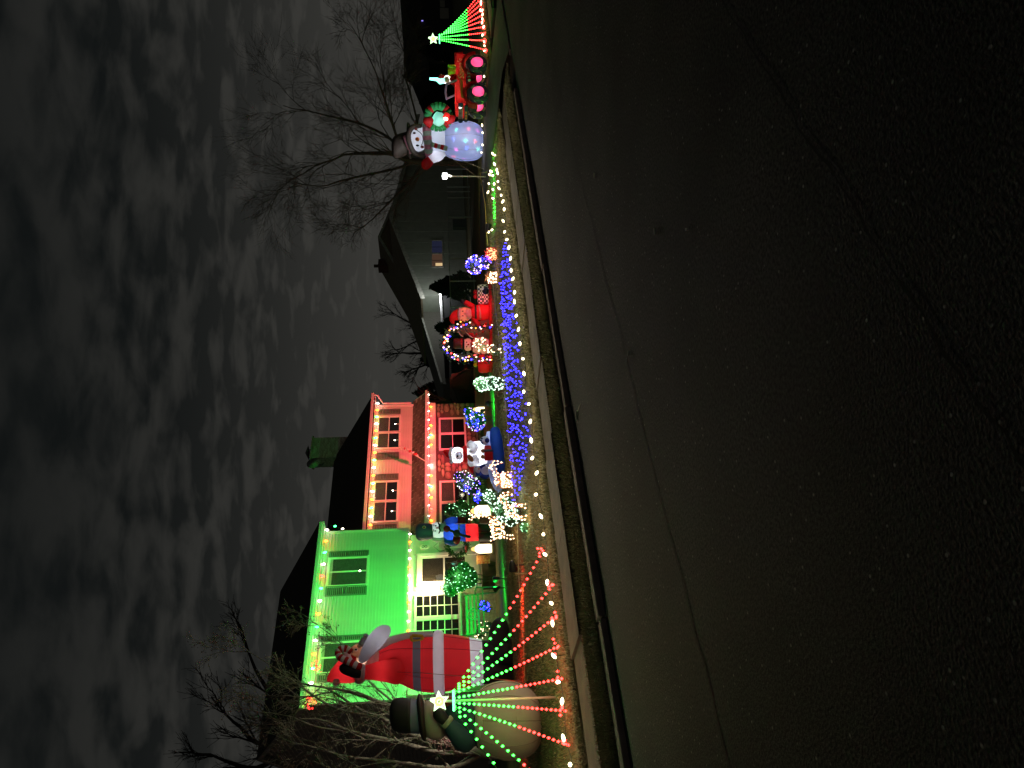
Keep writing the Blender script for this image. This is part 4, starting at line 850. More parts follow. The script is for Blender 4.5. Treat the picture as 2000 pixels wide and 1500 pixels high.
# ---- nutcracker
U = Fr('inflatable_nutcracker', 963, 1040, 'inflatable nutcracker soldier in blue coat and dark tall hat before the porch', 'inflatable', n=24.0)
F_coat = fab('nylon_coat', (.03, .09, .50)); F_tallhat = fab('nylon_tallhat', (.03, .035, .055), .35); F_mace = fab('nylon_mace', (.035, .035, .045), .25); F_maroon = fab('nylon_maroon', (.30, .02, .04))
U.part('hat', U.blob([(846, 1038, 13.5), (840, 1038, 15), (828, 1039, 17), (818, 1039, 16), (813, 1039, 12), (811.5, 1039, 6)], fine=2), F_tallhat)
U.part('badge', U.ell(829, 1030, 3.2, 3.6, 1.6, dy=-14.5), F_gold); U.part('badge_centre', U.ell(829, 1030, 1.9, 2.1, 1.2, dy=-15.6), F_maroon)
U.part('head', U.blob([(845, 1036, 13.5), (852, 1036, 15.5), (860, 1036, 15), (866, 1036, 12)], fine=2), F_white)
U.part('hair', U.limb([(846, 1050, 5, 0), (855, 1053, 6, 0), (863, 1053, 5, 0)]), F_grey); U.part('beard', U.blob([(860, 1031, 8, .5, -13), (866, 1030, 8.5, .5, -14), (873, 1029, 4, .5, -13)]), F_grey)
for y in (1027, 1037): U.part('eye', U.ell(851, y, 1.3, 2, 1, dy=-14.6), M_ink)
U.part('eyebrow', U.limb([(848, 1024, .6, -14), (847, 1028, .7, -15)]), M_ink); U.part('eyebrow', U.limb([(847, 1034, .7, -15), (848, 1039, .6, -14.5)]), M_ink)
U.part('nose', U.ell(855, 1031, 2.2, 3.2, 3, dy=-15.5), F_pink); U.part('moustache', U.limb([(856, 1021, 1, -13), (859, 1026, 1.9, -15.5), (858, 1031, 1.6, -16), (860, 1036, 1.9, -15.5), (857, 1042, 1, -14)]), M_ink)
U.part('coat', U.blob([(866, 1038, 11), (870, 1039, 16), (880, 1040, 17), (892, 1040, 15.5), (900, 1040, 16), (909, 1040, 17)], fine=2), F_coat)
U.part('trousers', U.blob([(909, 1040, 16.5), (922, 1040, 17), (934, 1040, 16)]), F_red)
for y in (1031, 1049): U.part('boot', U.blob([(934, y, 8.5), (950, y, 8.5), (960, y, 9), (966, y, 9.5)]), F_mace); U.part('boot_toe', U.limb([(960, y, 7, -4), (962, y + (3 if y > 1040 else -3), 6, -14)]), F_mace)
U.part('belt', U.blob([(895, 1040, 16.3), (898, 1040, 16.4)], cap=False), F_gold)
U.part('sleeve', U.limb([(870, 1021, 6, -2), (882, 1017, 7, -4), (894, 1016, 6, -6)]), F_coat); U.part('sleeve_cuff', U.limb([(894, 1016, 6.2, -6), (909, 1016, 6, -7)]), F_maroon); U.part('hand', U.limb([(909, 1016, 5.6, -7), (916, 1016, 7, -8), (921, 1016, 4, -8)]), F_mace)
U.part('epaulette', U.ell(869, 1024, 7, 3, 7, dy=-3), F_grey); U.part('epaulette', U.ell(870, 1054, 7, 3, 7, dy=-3), F_coat)
U.part('sleeve', U.limb([(870, 1056, 6, -2), (882, 1059, 7, -4), (891, 1058, 7, -8)]), F_coat); U.part('sleeve_cuff', U.limb([(891, 1058, 7, -8), (892, 1050, 7, -16)]), F_maroon); U.part('hand', U.ell(892, 1042, 7.5, 7, dy=-20), F_mace)
U.part('mace', U.limb([(874, 1033, 2, -20), (892, 1042, 2.4, -24), (918, 1049, 2.6, -20)]), F_mace); U.part('mace_head', U.ell(873, 1033, 6, 6.5, dy=-20), F_maroon)
U.glow(885, 1040, 12, (.7, .8, 1)); U.glow(856, 1036, 4, (1, 1, .95)); U.glow(922, 1040, 12, (1, .8, .8)); U.glow(828, 1039, 3, (.8, .9, 1)); U.glow(883, 1017, 1.2, (.7, .8, 1), -4)

# ---- Santa, gingerbread tree and snowman on one base, lit red
G = Fr('inflatable_group', 961, 640, 'low inflatable group of Santa, brown tree and snowman between two gifts, lit red', 'inflatable')
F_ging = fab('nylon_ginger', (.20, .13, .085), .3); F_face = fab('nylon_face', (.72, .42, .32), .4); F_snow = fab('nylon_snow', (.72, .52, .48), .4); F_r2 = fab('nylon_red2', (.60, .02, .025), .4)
G.part('base', G.limb([(957, 556, 4, 0), (957.5, 600, 4.6, -2), (958, 640, 4.6, -2), (958.5, 690, 4.6, -2), (958.5, 727, 4, 0)], seg=10), F_r2)
sq = lambda y0, y1, x0, x1, d: G.blob([(x1, (y0 + y1) / 2, (y1 - y0) / 2 * .92 * 1.2, d), (x1 - 1.5, (y0 + y1) / 2, (y1 - y0) / 2 * 1.25, d), ((x0 + x1) / 2, (y0 + y1) / 2, (y1 - y0) / 2 * 1.28, d), (x0 + 2, (y0 + y1) / 2, (y1 - y0) / 2 * 1.22, d), (x0, (y0 + y1) / 2, (y1 - y0) / 2 * 1.0, d)], seg=20)
def gift_box(y0, y1, x0, x1, m):
    yc, hw = (y0 + y1) / 2, (y1 - y0) / 2; rings = []
    for x, k in ((x1, .86), (x1 - 2, .97), ((x0 + x1) / 2, 1.03), (x0 + 2, .97), (x0, .82)):
        c = G.q(x, yc); ring = []
        for j in range(24):
            t = 2 * math.pi * j / 24; cc, ss = math.cos(t), math.sin(t); e = (abs(cc) ** 5 + abs(ss) ** 5) ** (-1 / 5); ring.append(c + Vector((cc * e * hw * k * G.s, ss * e * hw * .6 * k * G.s, 0)))
        rings.append(ring)
    return MB().loft(rings)
def plaid():
    m, t, o = nodes('nylon_plaid'); p = t.nodes.new('ShaderNodeBsdfPrincipled'); p.inputs['Roughness'].default_value = .6; t.links.new(p.outputs[0], o.inputs[0])
    tcn = t.nodes.new('ShaderNodeTexCoord'); ck = t.nodes.new('ShaderNodeTexChecker'); ck.inputs['Scale'].default_value = 17; ck.inputs[1].default_value = (.80, .72, .62, 1); ck.inputs[2].default_value = (.03, .02, .02, 1); t.links.new(tcn.outputs['Object'], ck.inputs[0]); t.links.new(ck.outputs[0], p.inputs['Base Color']); return m
G.part('plaid_gift', gift_box(556, 594, 932, 954, None), plaid()); G.part('red_gift', gift_box(693, 728, 934, 954, None), F_r2)
for y, m in ((575, F_r2), (708, F_yel)):
    for sg in (-1, 1): G.part('bow', G.limb([(931, y, 1.5, -2), (927, y + sg * 4, 3, -2), (929, y + sg * 7, 2.2, -2), (932, y + sg * 4, 1.4, -2)]), m)
G.part('gift_ribbon', G.limb([(934, 709, 1.1, -10), (944, 709, 1.1, -11.6), (954, 709, 1.1, -10)]), F_r2)
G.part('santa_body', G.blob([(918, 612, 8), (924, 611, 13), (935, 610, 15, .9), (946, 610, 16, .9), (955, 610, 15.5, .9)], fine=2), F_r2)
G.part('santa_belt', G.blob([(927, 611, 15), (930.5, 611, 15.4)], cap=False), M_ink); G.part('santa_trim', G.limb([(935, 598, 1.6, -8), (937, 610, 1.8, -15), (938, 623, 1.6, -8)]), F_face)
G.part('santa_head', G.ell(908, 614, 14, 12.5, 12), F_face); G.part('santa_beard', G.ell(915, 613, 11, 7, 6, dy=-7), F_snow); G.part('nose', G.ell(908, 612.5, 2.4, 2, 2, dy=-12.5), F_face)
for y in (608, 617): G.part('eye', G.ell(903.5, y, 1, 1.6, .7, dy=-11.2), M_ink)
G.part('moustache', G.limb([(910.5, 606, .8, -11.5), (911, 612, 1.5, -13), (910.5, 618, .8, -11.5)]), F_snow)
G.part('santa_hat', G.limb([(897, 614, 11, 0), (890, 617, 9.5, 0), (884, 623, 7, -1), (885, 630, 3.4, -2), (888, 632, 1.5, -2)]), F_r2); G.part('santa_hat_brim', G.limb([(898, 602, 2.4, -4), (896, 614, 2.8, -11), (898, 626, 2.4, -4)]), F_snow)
G.part('santa_arm', G.limb([(925, 599, 5, -2), (916, 594, 5.4, -4), (907, 590, 4.6, -5)]), F_r2); G.part('santa_mitten', G.limb([(907, 590, 4, -5), (902, 587.5, 4.4, -5), (899, 586, 2, -5)]), M_ink)
G.part('santa_arm', G.limb([(924, 621, 5, -4), (930, 630, 5.4, -8), (936, 635, 4.4, -9)]), F_r2); G.part('santa_mitten', G.ell(938.5, 637, 3.6, 3.6, dy=-9), M_ink)
G.part('tree', G.blob([(955, 643, 21, .7), (928, 643, 14, .7), (926, 643, 18, .7), (906, 643, 10, .7), (904, 643, 14, .7), (886, 642, 3.5, .7), (884, 642, 1, .7)]), F_ging)
st_ = [(math.sin(i * math.pi / 5) * (6.5 if i % 2 == 0 else 2.8), math.cos(i * math.pi / 5) * (6.5 if i % 2 == 0 else 2.8)) for i in range(10)]
G.part('tree_star', MB().prism([(G.q(880, 641).x + a * G.s, G.q(880, 641).z + b * G.s) for a, b in st_], -.03, .03), F_r2, False)
for x, y in ((896, 639), (936, 637), (943, 648), (930, 653), (948, 632), (917, 652)): G.part('tree_button', G.ell(x, y, 2.2, 2.2, 1.2, dy=-11 if x < 920 else -13), F_r2)
for pts in (((893, 646), (900, 655), (905, 657)), ((911, 650), (919, 657), (924, 660))): G.part('icing', G.limb([(x, y, 1.1, -9) for x, y in pts], seg=6), F_snow)
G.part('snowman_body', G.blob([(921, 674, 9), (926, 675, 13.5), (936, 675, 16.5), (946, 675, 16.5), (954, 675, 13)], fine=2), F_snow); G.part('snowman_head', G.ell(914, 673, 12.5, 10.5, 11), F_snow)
G.part('snowman_hat', G.blob([(905, 671, 10), (895, 671, 10.5), (887, 671, 10), (885.5, 671, 6)], fine=2), fab('nylon_plumhat', (.10, .02, .02), .2)); G.part('hat_brim', G.ell(905, 671.5, 15, 2.6, 13), M_ink); G.part('hat_band', G.blob([(903, 671, 10.6), (900, 671, 10.8)], cap=False), F_r2)
for y in (668, 677): G.part('eye', G.ell(911, y, 1, 1.5, .7, dy=-10), M_ink)
G.part('nose', G.limb([(914, 673, 1.8, -10), (915, 671, .4, -15)]), F_r2); G.part('mouth', G.limb([(917.5, 668, .5, -9.6), (919.5, 673, .5, -10), (917.5, 678, .5, -9.6)], seg=5), M_ink)
G.part('arm', G.limb([(928, 660, 3.5, -4), (923, 654, 4, -7), (921, 650, 3, -8)]), F_r2); G.part('arm', G.limb([(930, 690, 3.5, -4), (928, 697, 4, -6), (923, 703, 3, -6)]), F_snow); G.part('scarf', G.blob([(920, 673.5, 10.5), (923, 674, 11.5), (926, 674, 10.5)]), F_r2)
pg = G.p; flood('floodlight', sn(pg)[0] - .2, sn(pg)[1] - 1.7, pg + Vector((0, 0, .35)), 80, RED, 90, 'red floodlight low in the grass before the Santa and tree group')

for x, y, w in ((940, 610, 2.5), (908, 614, 2.5), (940, 675, 3), (914, 673, 1.6), (930, 643, 1.5), (944, 575, 1.2), (945, 710, 2), (890, 618, 1), (895, 671, .5)): G.glow(x, y, w, (1, .35, .28))  # red lamps added inside the figures to stand in for the floodlight

# stitched panel seams on the two big figures
def panel_seams(f, rows, angs, m, r=.006, smooth=3):
    rows = spl([tuple(q) + (1.0, 0.0)[len(q) - 3:] for q in rows], smooth)
    for a in angs:
        pts = []
        for x, y, rr, df, dy in rows: c = f.q(x, y, dy * f.s); pts.append(c + Vector((rr * f.s * 1.004 * math.cos(a), rr * df * f.s * 1.004 * math.sin(a), 0)))
        f.part('seam', MB().tube(pts, r, 4), m)
panel_seams(S, body_s, (-.5, -1.1, -2.1, -2.7), F_maroon); panel_seams(K, [b + (.95, 0) for b in ball], (-.35, -.95, -1.6, -2.25, -2.85), mat('cream_seam', (.30, .24, .19), .8))
panel_seams(Q, [b + (.95, 0) for b in low], (-.4, -1.2, -2.0, -2.7), F_grey, .005)
# ================================================================== lights and decorations in the yard
E_warm = em('mini_warm', (1, .74, .46), 5, False); E_green = em('mini_green', (.035, 1, .05), 14); E_red = em('mini_red', (1, .022, .019), 18); E_blue = em('mini_blue', (.012, .009, 1), 44); E_cool = em('mini_cool', (.72, 1, .80), 4.2, False); E_pur = em('mini_purple', (.55, .28, 1), 5, False)
E_gw = em('mini_greenwhite', (.45, 1, .55), 3.6, False); E_lawn = em('c9_lawn', (1, .84, .52), 6, False)
BM['l'] = bulb_mesh('bulb', E_lawn, .026, .048)
def bulbs(name, pts, r, m, parent, glow=None):
    mb = MB()
    if glow and pts:                       # the light the cluster throws on what is around it
        k, en, col = glow; P_ = [Vector(p) for p in pts]
        for i in range(k):
            q = P_[int((i + .5) * len(P_) / k)] if k > 1 else sum(P_, Vector()) / len(P_)
            lamp('POINT', 'cluster_glow', parent, q + Vector((0, -.12, .06)), en, col, .12)
    for p in pts: mb.octa(p, r, r * 1.25)
    return stuff(mb.build(name, m, parent))
M_stake = mat('green_stake', (.03, .05, .03), .7)
# ---- front string along the lawn edge
def yard_string(label, pts, step=.34, h=.1, pat='l', jit=.05, glow=16):
    o = empty('yard_string_lights', pts[0], 0, label, 'string lights', 'warm white bulbs staked round the lawn'); wire = []; mb = MB(); R_ = random.Random(len(label)); k = 0
    for a, b in zip(pts, pts[1:]):
        m = max(1, int((b - a).length / step))
        for i in range(m):
            p = a.lerp(b, (i + R_.uniform(.3, .7)) / m); s_, n_ = sn(p); n_ += R_.gauss(0, jit); q = W(s_, n_, gz(n_) + h + R_.uniform(-.03, .03)) - pts[0]
            c = pat[k % len(pat)]; k += 1
            inst(BM[c], 'bulb', o, q, (R_.uniform(.9, 1.9), R_.uniform(-.5, .5), R_.uniform(0, 6)), (1, 1, 1)); wire.append(q - Vector((0, 0, .03)))
            if k % 3 == 0: lamp('POINT', 'cluster_glow', o, q + Vector((0, 0, .55)), glow, (1, .85, .60), .1)
            if i % 2 == 0: mb.tube([q - Vector((0, 0, .05)), q - Vector((0, 0, h + .08))], .006, 4)
    MB().tube(wire, .005, 4).build('wire', M_wire, o); stuff(mb.build('stakes', M_stake, o)); return o
yard_string('long row of warm white bulbs along the front lawn edge up to the driveway', [W(1.2, 9.58), W(5, 9.62), W(9, 9.6), W(12, 9.66), W(15.2, 9.9), W(16.9, 10.25)])
yard_string('warm white bulbs along the lawn beyond the driveway in front of the truck', [W(20.4, 12.6), W(20.45, 11.6), W(20.6, 10.9), W(21.5, 10.0), W(23.5, 9.6), W(30, 9.55)], .26, glow=3.5)
yard_string('short second row of white bulbs by the lamp pole beside the driveway', [W(15.4, 10.7), W(16.4, 10.6), W(17.0, 10.9), W(17.1, 11.8)], .24, glow=8)
yard_string('few stray white bulbs on the lawn between lamp pole and light ball', [W(15.3, 11.6), W(16.6, 12.6)], .5)
# ---- light trees: strands fanned from a star on a pole
def light_tree(xs, ys, xb, yb, ends, label, nb, split, group, r=.018, n_=None):
    f = Fr('light_tree', xb, yb, label, 'light tree', group)
    top = f.q(xs, ys); f.part('pole', MB().tube([(0, 0, -.05), (top.x, 0, top.z)], .017, 8), mat('pale_pole', (.55, .50, .36), .5))
    k = .125 if xs > 850 else .15
    st_ = [(top.x + math.sin(i * math.pi / 5 + .25) * (k if i % 2 == 0 else k * .42), top.z + math.cos(i * math.pi / 5 + .25) * (k if i % 2 == 0 else k * .42)) for i in range(11)]
    f.part('star', MB().tube([(a, -.03, b) for a, b in st_], .022, 6).tube([(top.x + (a - top.x) * .5, -.05, top.z + (b - top.z) * .5) for a, b in st_], .016, 6), em('star_tube', (.6, 1, .5), 3))
    f.part('star_centre', MB().tube([(top.x + math.sin(t) * .05, -.055, top.z + math.cos(t) * .05) for t in [i * .9 for i in range(8)]], .02, 6), em('star_core', (1, .4, .1), 4))
    hub = Vector((top.x, 0, top.z - .2)); Mi_ = Matrix.Rotation(-f.rz, 3, 'Z'); gpt, rpt = [], []
    f.part('hub_ring', MB().tube([(hub.x + math.cos(t) * .12, math.sin(t) * .12, hub.z) for t in [i * math.pi / 8 for i in range(17)]], .02, 6), em('hub_ring', (.2, 1, .5), 3))
    for j, (ex, ey) in enumerate(ends):
        w = gp(ex, ey) if ex else ey; e = Mi_ @ (w - f.p); e.z += .06; a = hub + Vector(((e - hub).x, (e - hub).y, 0)).normalized() * .13; L = (e - a).length; m = nb; wire = []
        for i in range(m + 1):
            t = i / m; p = a.lerp(e, t); p.z -= .05 * L * math.sin(math.pi * t) * .5; wire.append(p)
            (gpt if t < split else rpt).append(p + Vector((0, -.012, -.01)))
        for i in range(4): rpt.append(e + Vector((random.gauss(0, .06), random.gauss(0, .05), abs(random.gauss(0, .03)))))
        f.part('strand', MB().tube(wire, .004, 4), M_stake)
    bulbs('green_bulbs', gpt, r, E_green, f.e, (4, 3, (.02, 1, .06))); bulbs('red_bulbs', rpt, r, E_red, f.e, (4, 3, (1, .02, .015)))
    return f
light_tree(858, 1370, 1085, 1362, [(1066, 1076), (1087, 1142), (1093, 1203), (1097, 1262), (1104, 1325), (1111, 1388), (1117, 1455), (None, W(1.5, 9.6, .2)), (None, W(.6, 9.9, .2))], 'fan of green and red light strands under a lit star at the left lawn edge', 23, .56, 'light trees with a star', r=.018)
ws = [W(21.9 + i * .26, 9.72, .2) for i in range(14)]
light_tree(846, 76, 947, 79, [(None, W(21.75, 9.75, .2)), (None, W(22.3, 9.7, .2))] + [(None, W(22.75 + i * .42, 9.66 - .01 * i, .2)) for i in range(8)], 'distant fan of green and red light strands under a star beyond the truck', 22, .62, 'light trees with a star', r=.019)
# ---- blue lights spread on the grass
f = empty('net_lights', W(10, 11, gz(11)), TH, 'blue mini lights spread over the grass in a long patch', 'net lights'); R_ = random.Random(12); pts = []; wire = []
for row in range(21):
    s_ = 7.35
    while s_ < 13.1:
        w = 2.9 - (s_ - 7) * .24 if s_ < 14 else 1.0; w = max(w, .9); n_ = 10.08 + w * row / 20 + R_.gauss(0, .05)
        if R_.random() < .9: pts.append(Vector((s_ - 10, n_ - 11, gz(n_) - gz(11) + R_.uniform(.02, .07))))
        s_ += R_.uniform(.2, .36)
bulbs('bulbs', pts, .0125, E_blue, f)
for i in range(0):
    for j in range(2): s_ = 7.3 + i * .82; n_ = 10.5 + j * max(.5, 1.7 - i * .16); lamp('POINT', 'cluster_glow', f, (s_ - 10, n_ - 11, gz(n_) - gz(11) + .16), 13, (.07, .05, 1), .1)
mb = MB()
for a, b in zip(pts, pts[1:]):
    if (a - b).length < .7: mb.tube([a - Vector((0, 0, .02)), b - Vector((0, 0, .02))], .003, 3)
stuff(mb.build('net', M_wire, f))
# ---- shrubs with lights
M_leaf = mat('evergreen_leaf', (.035, .075, .028), .6, scale=3, var=.4); M_twig = mat('twig', (.085, .062, .045), .9)
def bush(label, x, y, n, parts_, lights, leafs=1500, lsz=.05, br=.016, group='shrubs wrapped in lights', name='lit_shrub', leafm=None):
    """parts_: (x, y, rx, rz) px ellipsoids"""
    f = Fr(name, x, y, label, 'shrub', group, n=n); mb = MB(); R_ = random.Random(int(x + y)); tw = MB(); tot = sum(a[2] * a[3] for a in parts_); shell = []
    for (ex, ey, rx, rz) in parts_:
        c = f.q(ex, ey); k = int(leafs * rx * rz / tot)
        for i in range(k):
            d = Vector((R_.gauss(0, 1), R_.gauss(0, 1), R_.gauss(0, 1))).normalized(); q = R_.uniform(.55, 1.04)
            p = c + Vector((d.x * rx * f.s * q, d.y * rx * f.s * q, d.z * rz * f.s * q)); mb.leaf(p, lsz * R_.uniform(.6, 1.3))
            if q > .9 and d.y < .45: shell.append(p)
        for i in range(7): tw.tube([(c.x * .3, 0, 0), c * .6 + Vector((0, 0, .0)), c + Vector((R_.uniform(-.6, .6) * rx * f.s, R_.uniform(-.5, .5) * rx * f.s, R_.uniform(-.2, .8) * rz * f.s))], [.018, .012, .004], 5)
    f.part('foliage', mb, leafm or M_leaf, False); f.part('stems', tw, M_twig)
    R_.shuffle(shell); i0 = 0
    for cnt, m, nm in lights:
        ec = m.node_tree.nodes['Emission'].inputs[0].default_value[:3]; bulbs(nm, shell[i0:i0 + cnt], br, m, f.e, (2 if cnt > 60 else 1, 4 + cnt * .12, ec)); i0 += cnt
    return f
bush('large round shrub with green white lights beside the porch door', 955, 1133, 23.4, [(892, 1132, 24, 22), (916, 1128, 20, 16), (880, 1150, 14, 14), (905, 1112, 14, 14)], [(120, E_gw, 'green_white_bulbs')], 5200, .07, .02)
bush('dark clipped shrub with white green lights under the lower window behind the nutcracker', 945, 1000, 24.6, [(884, 1000, 17, 16), (900, 992, 15, 13), (915, 1002, 16, 15)], [(60, E_gw, 'green_white_bulbs')], 2600, .07, .02)
bush('low shrub thick with white green lights in front of the deer', 1018, 998, None, [(985, 996, 24, 20), (1000, 1010, 18, 16), (968, 985, 13, 14)], [(120, E_cool, 'white_bulbs'), (40, E_gw, 'green_white_bulbs')], 2600, .045, .017)
bush('small shrub under white lights below the stone windows', 972, 968, 17.5, [(955, 968, 12, 12), (962, 980, 8, 9)], [(62, E_cool, 'white_bulbs')], 1000, .05, .019)
bush('little shrub in blue lights between stone wall and white lit shrub', 950, 971, 21.0, [(936, 970, 8, 9), (932, 976, 6, 6)], [(26, E_blue, 'blue_bulbs'), (8, E_cool, 'white_bulbs')], 500, .05, .021)
bush('bushy shrub with purple and blue lights under the right stone window', 965, 821, 19.5, [(930, 822, 19, 19), (915, 806, 10, 10)], [(44, E_pur, 'purple_bulbs'), (34, E_blue, 'blue_bulbs'), (30, E_cool, 'white_bulbs')], 1800, .055, .018)
bush('loose shrub with purple and white lights behind the penguin', 962, 942, 19.8, [(908, 940, 20, 18), (925, 950, 18, 15), (896, 930, 10, 10)], [(40, E_pur, 'purple_bulbs'), (24, E_blue, 'blue_bulbs'), (52, E_cool, 'white_bulbs')], 1500, .05, .018)
bush('narrow column shrub in white lights beside the red gift', 983, 750, None, [(941, 750, 14, 16), (958, 749, 14, 15), (972, 750, 13, 14)], [(150, E_cool, 'white_bulbs'), (30, E_gw, 'green_white_bulbs')], 1900, .035, .016)
bush('round topiary ball of blue and purple lights left of the spotlight', 966, 516, None, [(927, 517, 18, 17), (945, 512, 14, 14)], [(48, E_pur, 'purple_bulbs'), (62, E_blue, 'blue_bulbs'), (28, E_warm, 'warm_bulbs')], 1500, .04, .018)
bush('low clump with white lights in front of the small snowman', 982, 682, None, [(938, 673, 14, 15), (966, 684, 12, 14)], [(100, E_warm, 'warm_bulbs')], 260, .03, .016)
bush('tangle of blue lights on the bed under the porch bench', 962, 1190, 23.0, [(945, 1182, 8, 10), (950, 1190, 6, 6)], [(34, E_blue, 'blue_bulbs')], 220, .05, .02)
bush('small plants with white lights at the far end of the bench', 965, 1222, 23.6, [(948, 1222, 8, 14), (938, 1238, 9, 12)], [(30, E_warm, 'warm_bulbs')], 500, .05, .022)
bush('small green patch with white lights on the lawn near the bulb row', 1030, 1028, None, [(1026, 1030, 9, 10)], [(14, E_gw, 'green_white_bulbs')], 300, .04, .016)
# ---- multicolour garland arch above the small snowman
f = Fr('garland_arch', 968, 672, 'arch of multicoloured lights standing behind the small red lit snowman', 'garland'); pth = [f.q(x, y, .35) for x, y in spl([(960, 640), (915, 638), (885, 641), (872, 655), (868, 672), (874, 688), (890, 700), (912, 698), (930, 700), (958, 702)], 6)]
f.part('hoop', MB().tube(pth, .025, 6), M_stake); R_ = random.Random(7); cols = [(E_warm, 'warm_bulbs'), (E_blue, 'blue_bulbs'), (E_red, 'red_bulbs'), (E_pur, 'purple_bulbs'), (em('mini_orange', (1, .35, .04), 5, False), 'orange_bulbs')]
lf = MB()
for p in pth:
    for _ in range(10): lf.leaf(p + Vector((R_.gauss(0, .06), R_.gauss(0, .06), R_.gauss(0, .06))), .05)
f.part('needles', lf, M_leaf, False)
for j, (m, nm) in enumerate(cols): bulbs(nm, [p + Vector((R_.gauss(0, .05), -.08, R_.gauss(0, .05))) for i, p in enumerate(pth) if i % 5 == j or (j == 0 and i % 3 == 0)], .022, m, f.e, (2, 1.5, m.node_tree.nodes['Emission'].inputs[0].default_value[:3]))
# ---- wire frame deer
M_gwire = mat('copper_wire', (.45, .22, .08), .45, .7)
def deer(label, x, y, P, mirror=False, nb=130, r=.017, lean=0):
    f = Fr('wire_deer', x, y, label, 'reindeer', 'wire frame reindeer with warm lights'); R_ = random.Random(int(y)); mb = MB(); bp = []
    def w(pts, parm=None, rad=.007):
        q = [f.q(a, b, d * f.s) for a, b, d in spl(pts, 4)] if len(pts) > 2 else [f.q(a, b, d * f.s) for a, b, d in pts]; mb.tube(q, rad, 5)
        L = sum((u - v).length for u, v in zip(q, q[1:])); k = max(2, int(L / .055))
        for i in range(k):
            t = i / k * (len(q) - 1); j = int(t); bp.append(q[j].lerp(q[min(j + 1, len(q) - 1)], t - j) + Vector((R_.gauss(0, .012), R_.gauss(0, .012), R_.gauss(0, .012))))
    for pts in P: w(pts)
    f.part('frame', mb, M_gwire); R_.shuffle(bp); bulbs('bulbs', bp[:nb], r, E_warm, f.e, (2, 10, (1, .55, .25))); return f
def ringp(x, y, rx, ry, d=0): return [(x - rx * math.cos(t), y + ry * math.sin(t) * .35, d + ry * math.cos(t + 1.57)) for t in [i * math.pi / 4 for i in range(9)]]
body = [[(966, 1052, 5), (962, 1040, 7), (962, 1026, 7), (958, 1014, 5)], [(966, 1052, -5), (962, 1040, -7), (962, 1026, -7), (958, 1014, -5)], [(978, 1052, 0), (984, 1040, 0), (980, 1026, 0), (970, 1014, 0)], [(966, 1052, 0), (959, 1034, 0), (957, 1014, 0)]] + [ringp(971, y, 11, 10) for y in (1018, 1028, 1038, 1048)]
legs = [[(978, 1050, -6), (993, 1052, -6), (1006, 1050, -7)], [(978, 1048, 6), (994, 1046, 6), (1006, 1047, 6)], [(976, 1020, -6), (993, 1018, -6), (1006, 1019, -6)], [(976, 1022, 6), (992, 1024, 6), (1006, 1024, 6)]]
head = [[(960, 1014, 0), (945, 1008, 0), (934, 1010, -2)], [(968, 1014, 0), (952, 1004, 0), (938, 1004, -2)], [(934, 1012, -2), (933, 1004, -4), (937, 996, -6), (940, 998, -4), (940, 1008, -2)], ringp(937, 1004, 4, 4), [(933, 1010, 0), (922, 1012, 4), (914, 1018, 6)], [(933, 1010, 0), (921, 1006, -4), (912, 1003, -7)], [(924, 1011, 3), (919, 1020, 4)], [(922, 1007, -3), (916, 1000, -5)], [(966, 1052, 0), (960, 1057, 0), (957, 1058, 0)]]
deer('standing wire reindeer of warm lights in front of the nutcracker', 1008, 1036, body + legs + head, nb=210)
sm = [[(985, 985, 0), (988, 1000, 3), (990, 1012, 0)], [(1000, 984, 0), (1004, 1000, 3), (1002, 1012, 0)], ringp(994, 990, 8, 7), ringp(996, 1004, 8, 7), [(1000, 986, -5), (1016, 984, -6), (1030, 985, -6)], [(1000, 988, 5), (1015, 990, 5), (1030, 991, 5)], [(1002, 1008, -5), (1016, 1008, -5), (1032, 1009, -5)], [(1002, 1010, 5), (1018, 1013, 5), (1032, 1013, 5)], [(985, 985, 0), (976, 976, 0), (978, 970, 0), (986, 972, 0), (990, 984, 0)], [(976, 974, 0), (984, 962, 0), (996, 964, 0)], [(976, 976, 2), (990, 968, 4), (1004, 966, 5)]]
deer('small grazing wire fawn of warm lights at the front of the lawn', 1031, 996, sm, nb=70)
deer('small wire fawn of warm lights at the left end of the ice floe', 1004, 936, [[(a - 20, b - 62, d) for a, b, d in p] for p in sm], nb=80)
# ---- wire frame gift boxes
def wire_gift(label, x, y, w, h, m, wirem, n=60, r=.017):
    f = Fr('wire_gift', x, y, label, 'gift', 'wire frame gift boxes with lights'); a, hh = w * f.s / 2, h * f.s; mb = MB(); bp = []; R_ = random.Random(int(y))
    V = [Vector((sx * a, sy * a, z)) for z in (.02, hh) for sx, sy in ((-1, -1), (1, -1), (1, 1), (-1, 1))]; Ed = [(0, 1), (1, 2), (2, 3), (3, 0), (4, 5), (5, 6), (6, 7), (7, 4), (0, 4), (1, 5), (2, 6), (3, 7)]
    for i, j in Ed: mb.tube([V[i], V[j]], .008, 5)
    for k in range(1, 4):
        z = hh * k / 4; mb.tube([(-a, -a, z), (a, -a, z)], .005, 4); mb.tube([(-a + 2 * a * k / 4, -a, 0.02), (-a + 2 * a * k / 4, -a, hh)], .005, 4)
    for _ in range(n): bp.append(Vector((R_.uniform(-a, a), -a * R_.choice((1, 1, 1, .6)), R_.uniform(.03, hh))))
    mb.tube([(0, 0, hh), (-.1, 0, hh + .08), (0, 0, hh + .03), (.1, 0, hh + .08), (0, 0, hh)], .01, 5)
    f.part('frame', mb, wirem); bulbs('bulbs', bp, r, m, f.e, (1, 8, (1, .45, .2))); return f
wire_gift('wire gift box in red orange lights near the green spotlight', 971, 496, 23, 20, em('mini_coral', (1, .30, .14), 4.5, False), mat('red_wire', (.5, .05, .03), .5), 56)
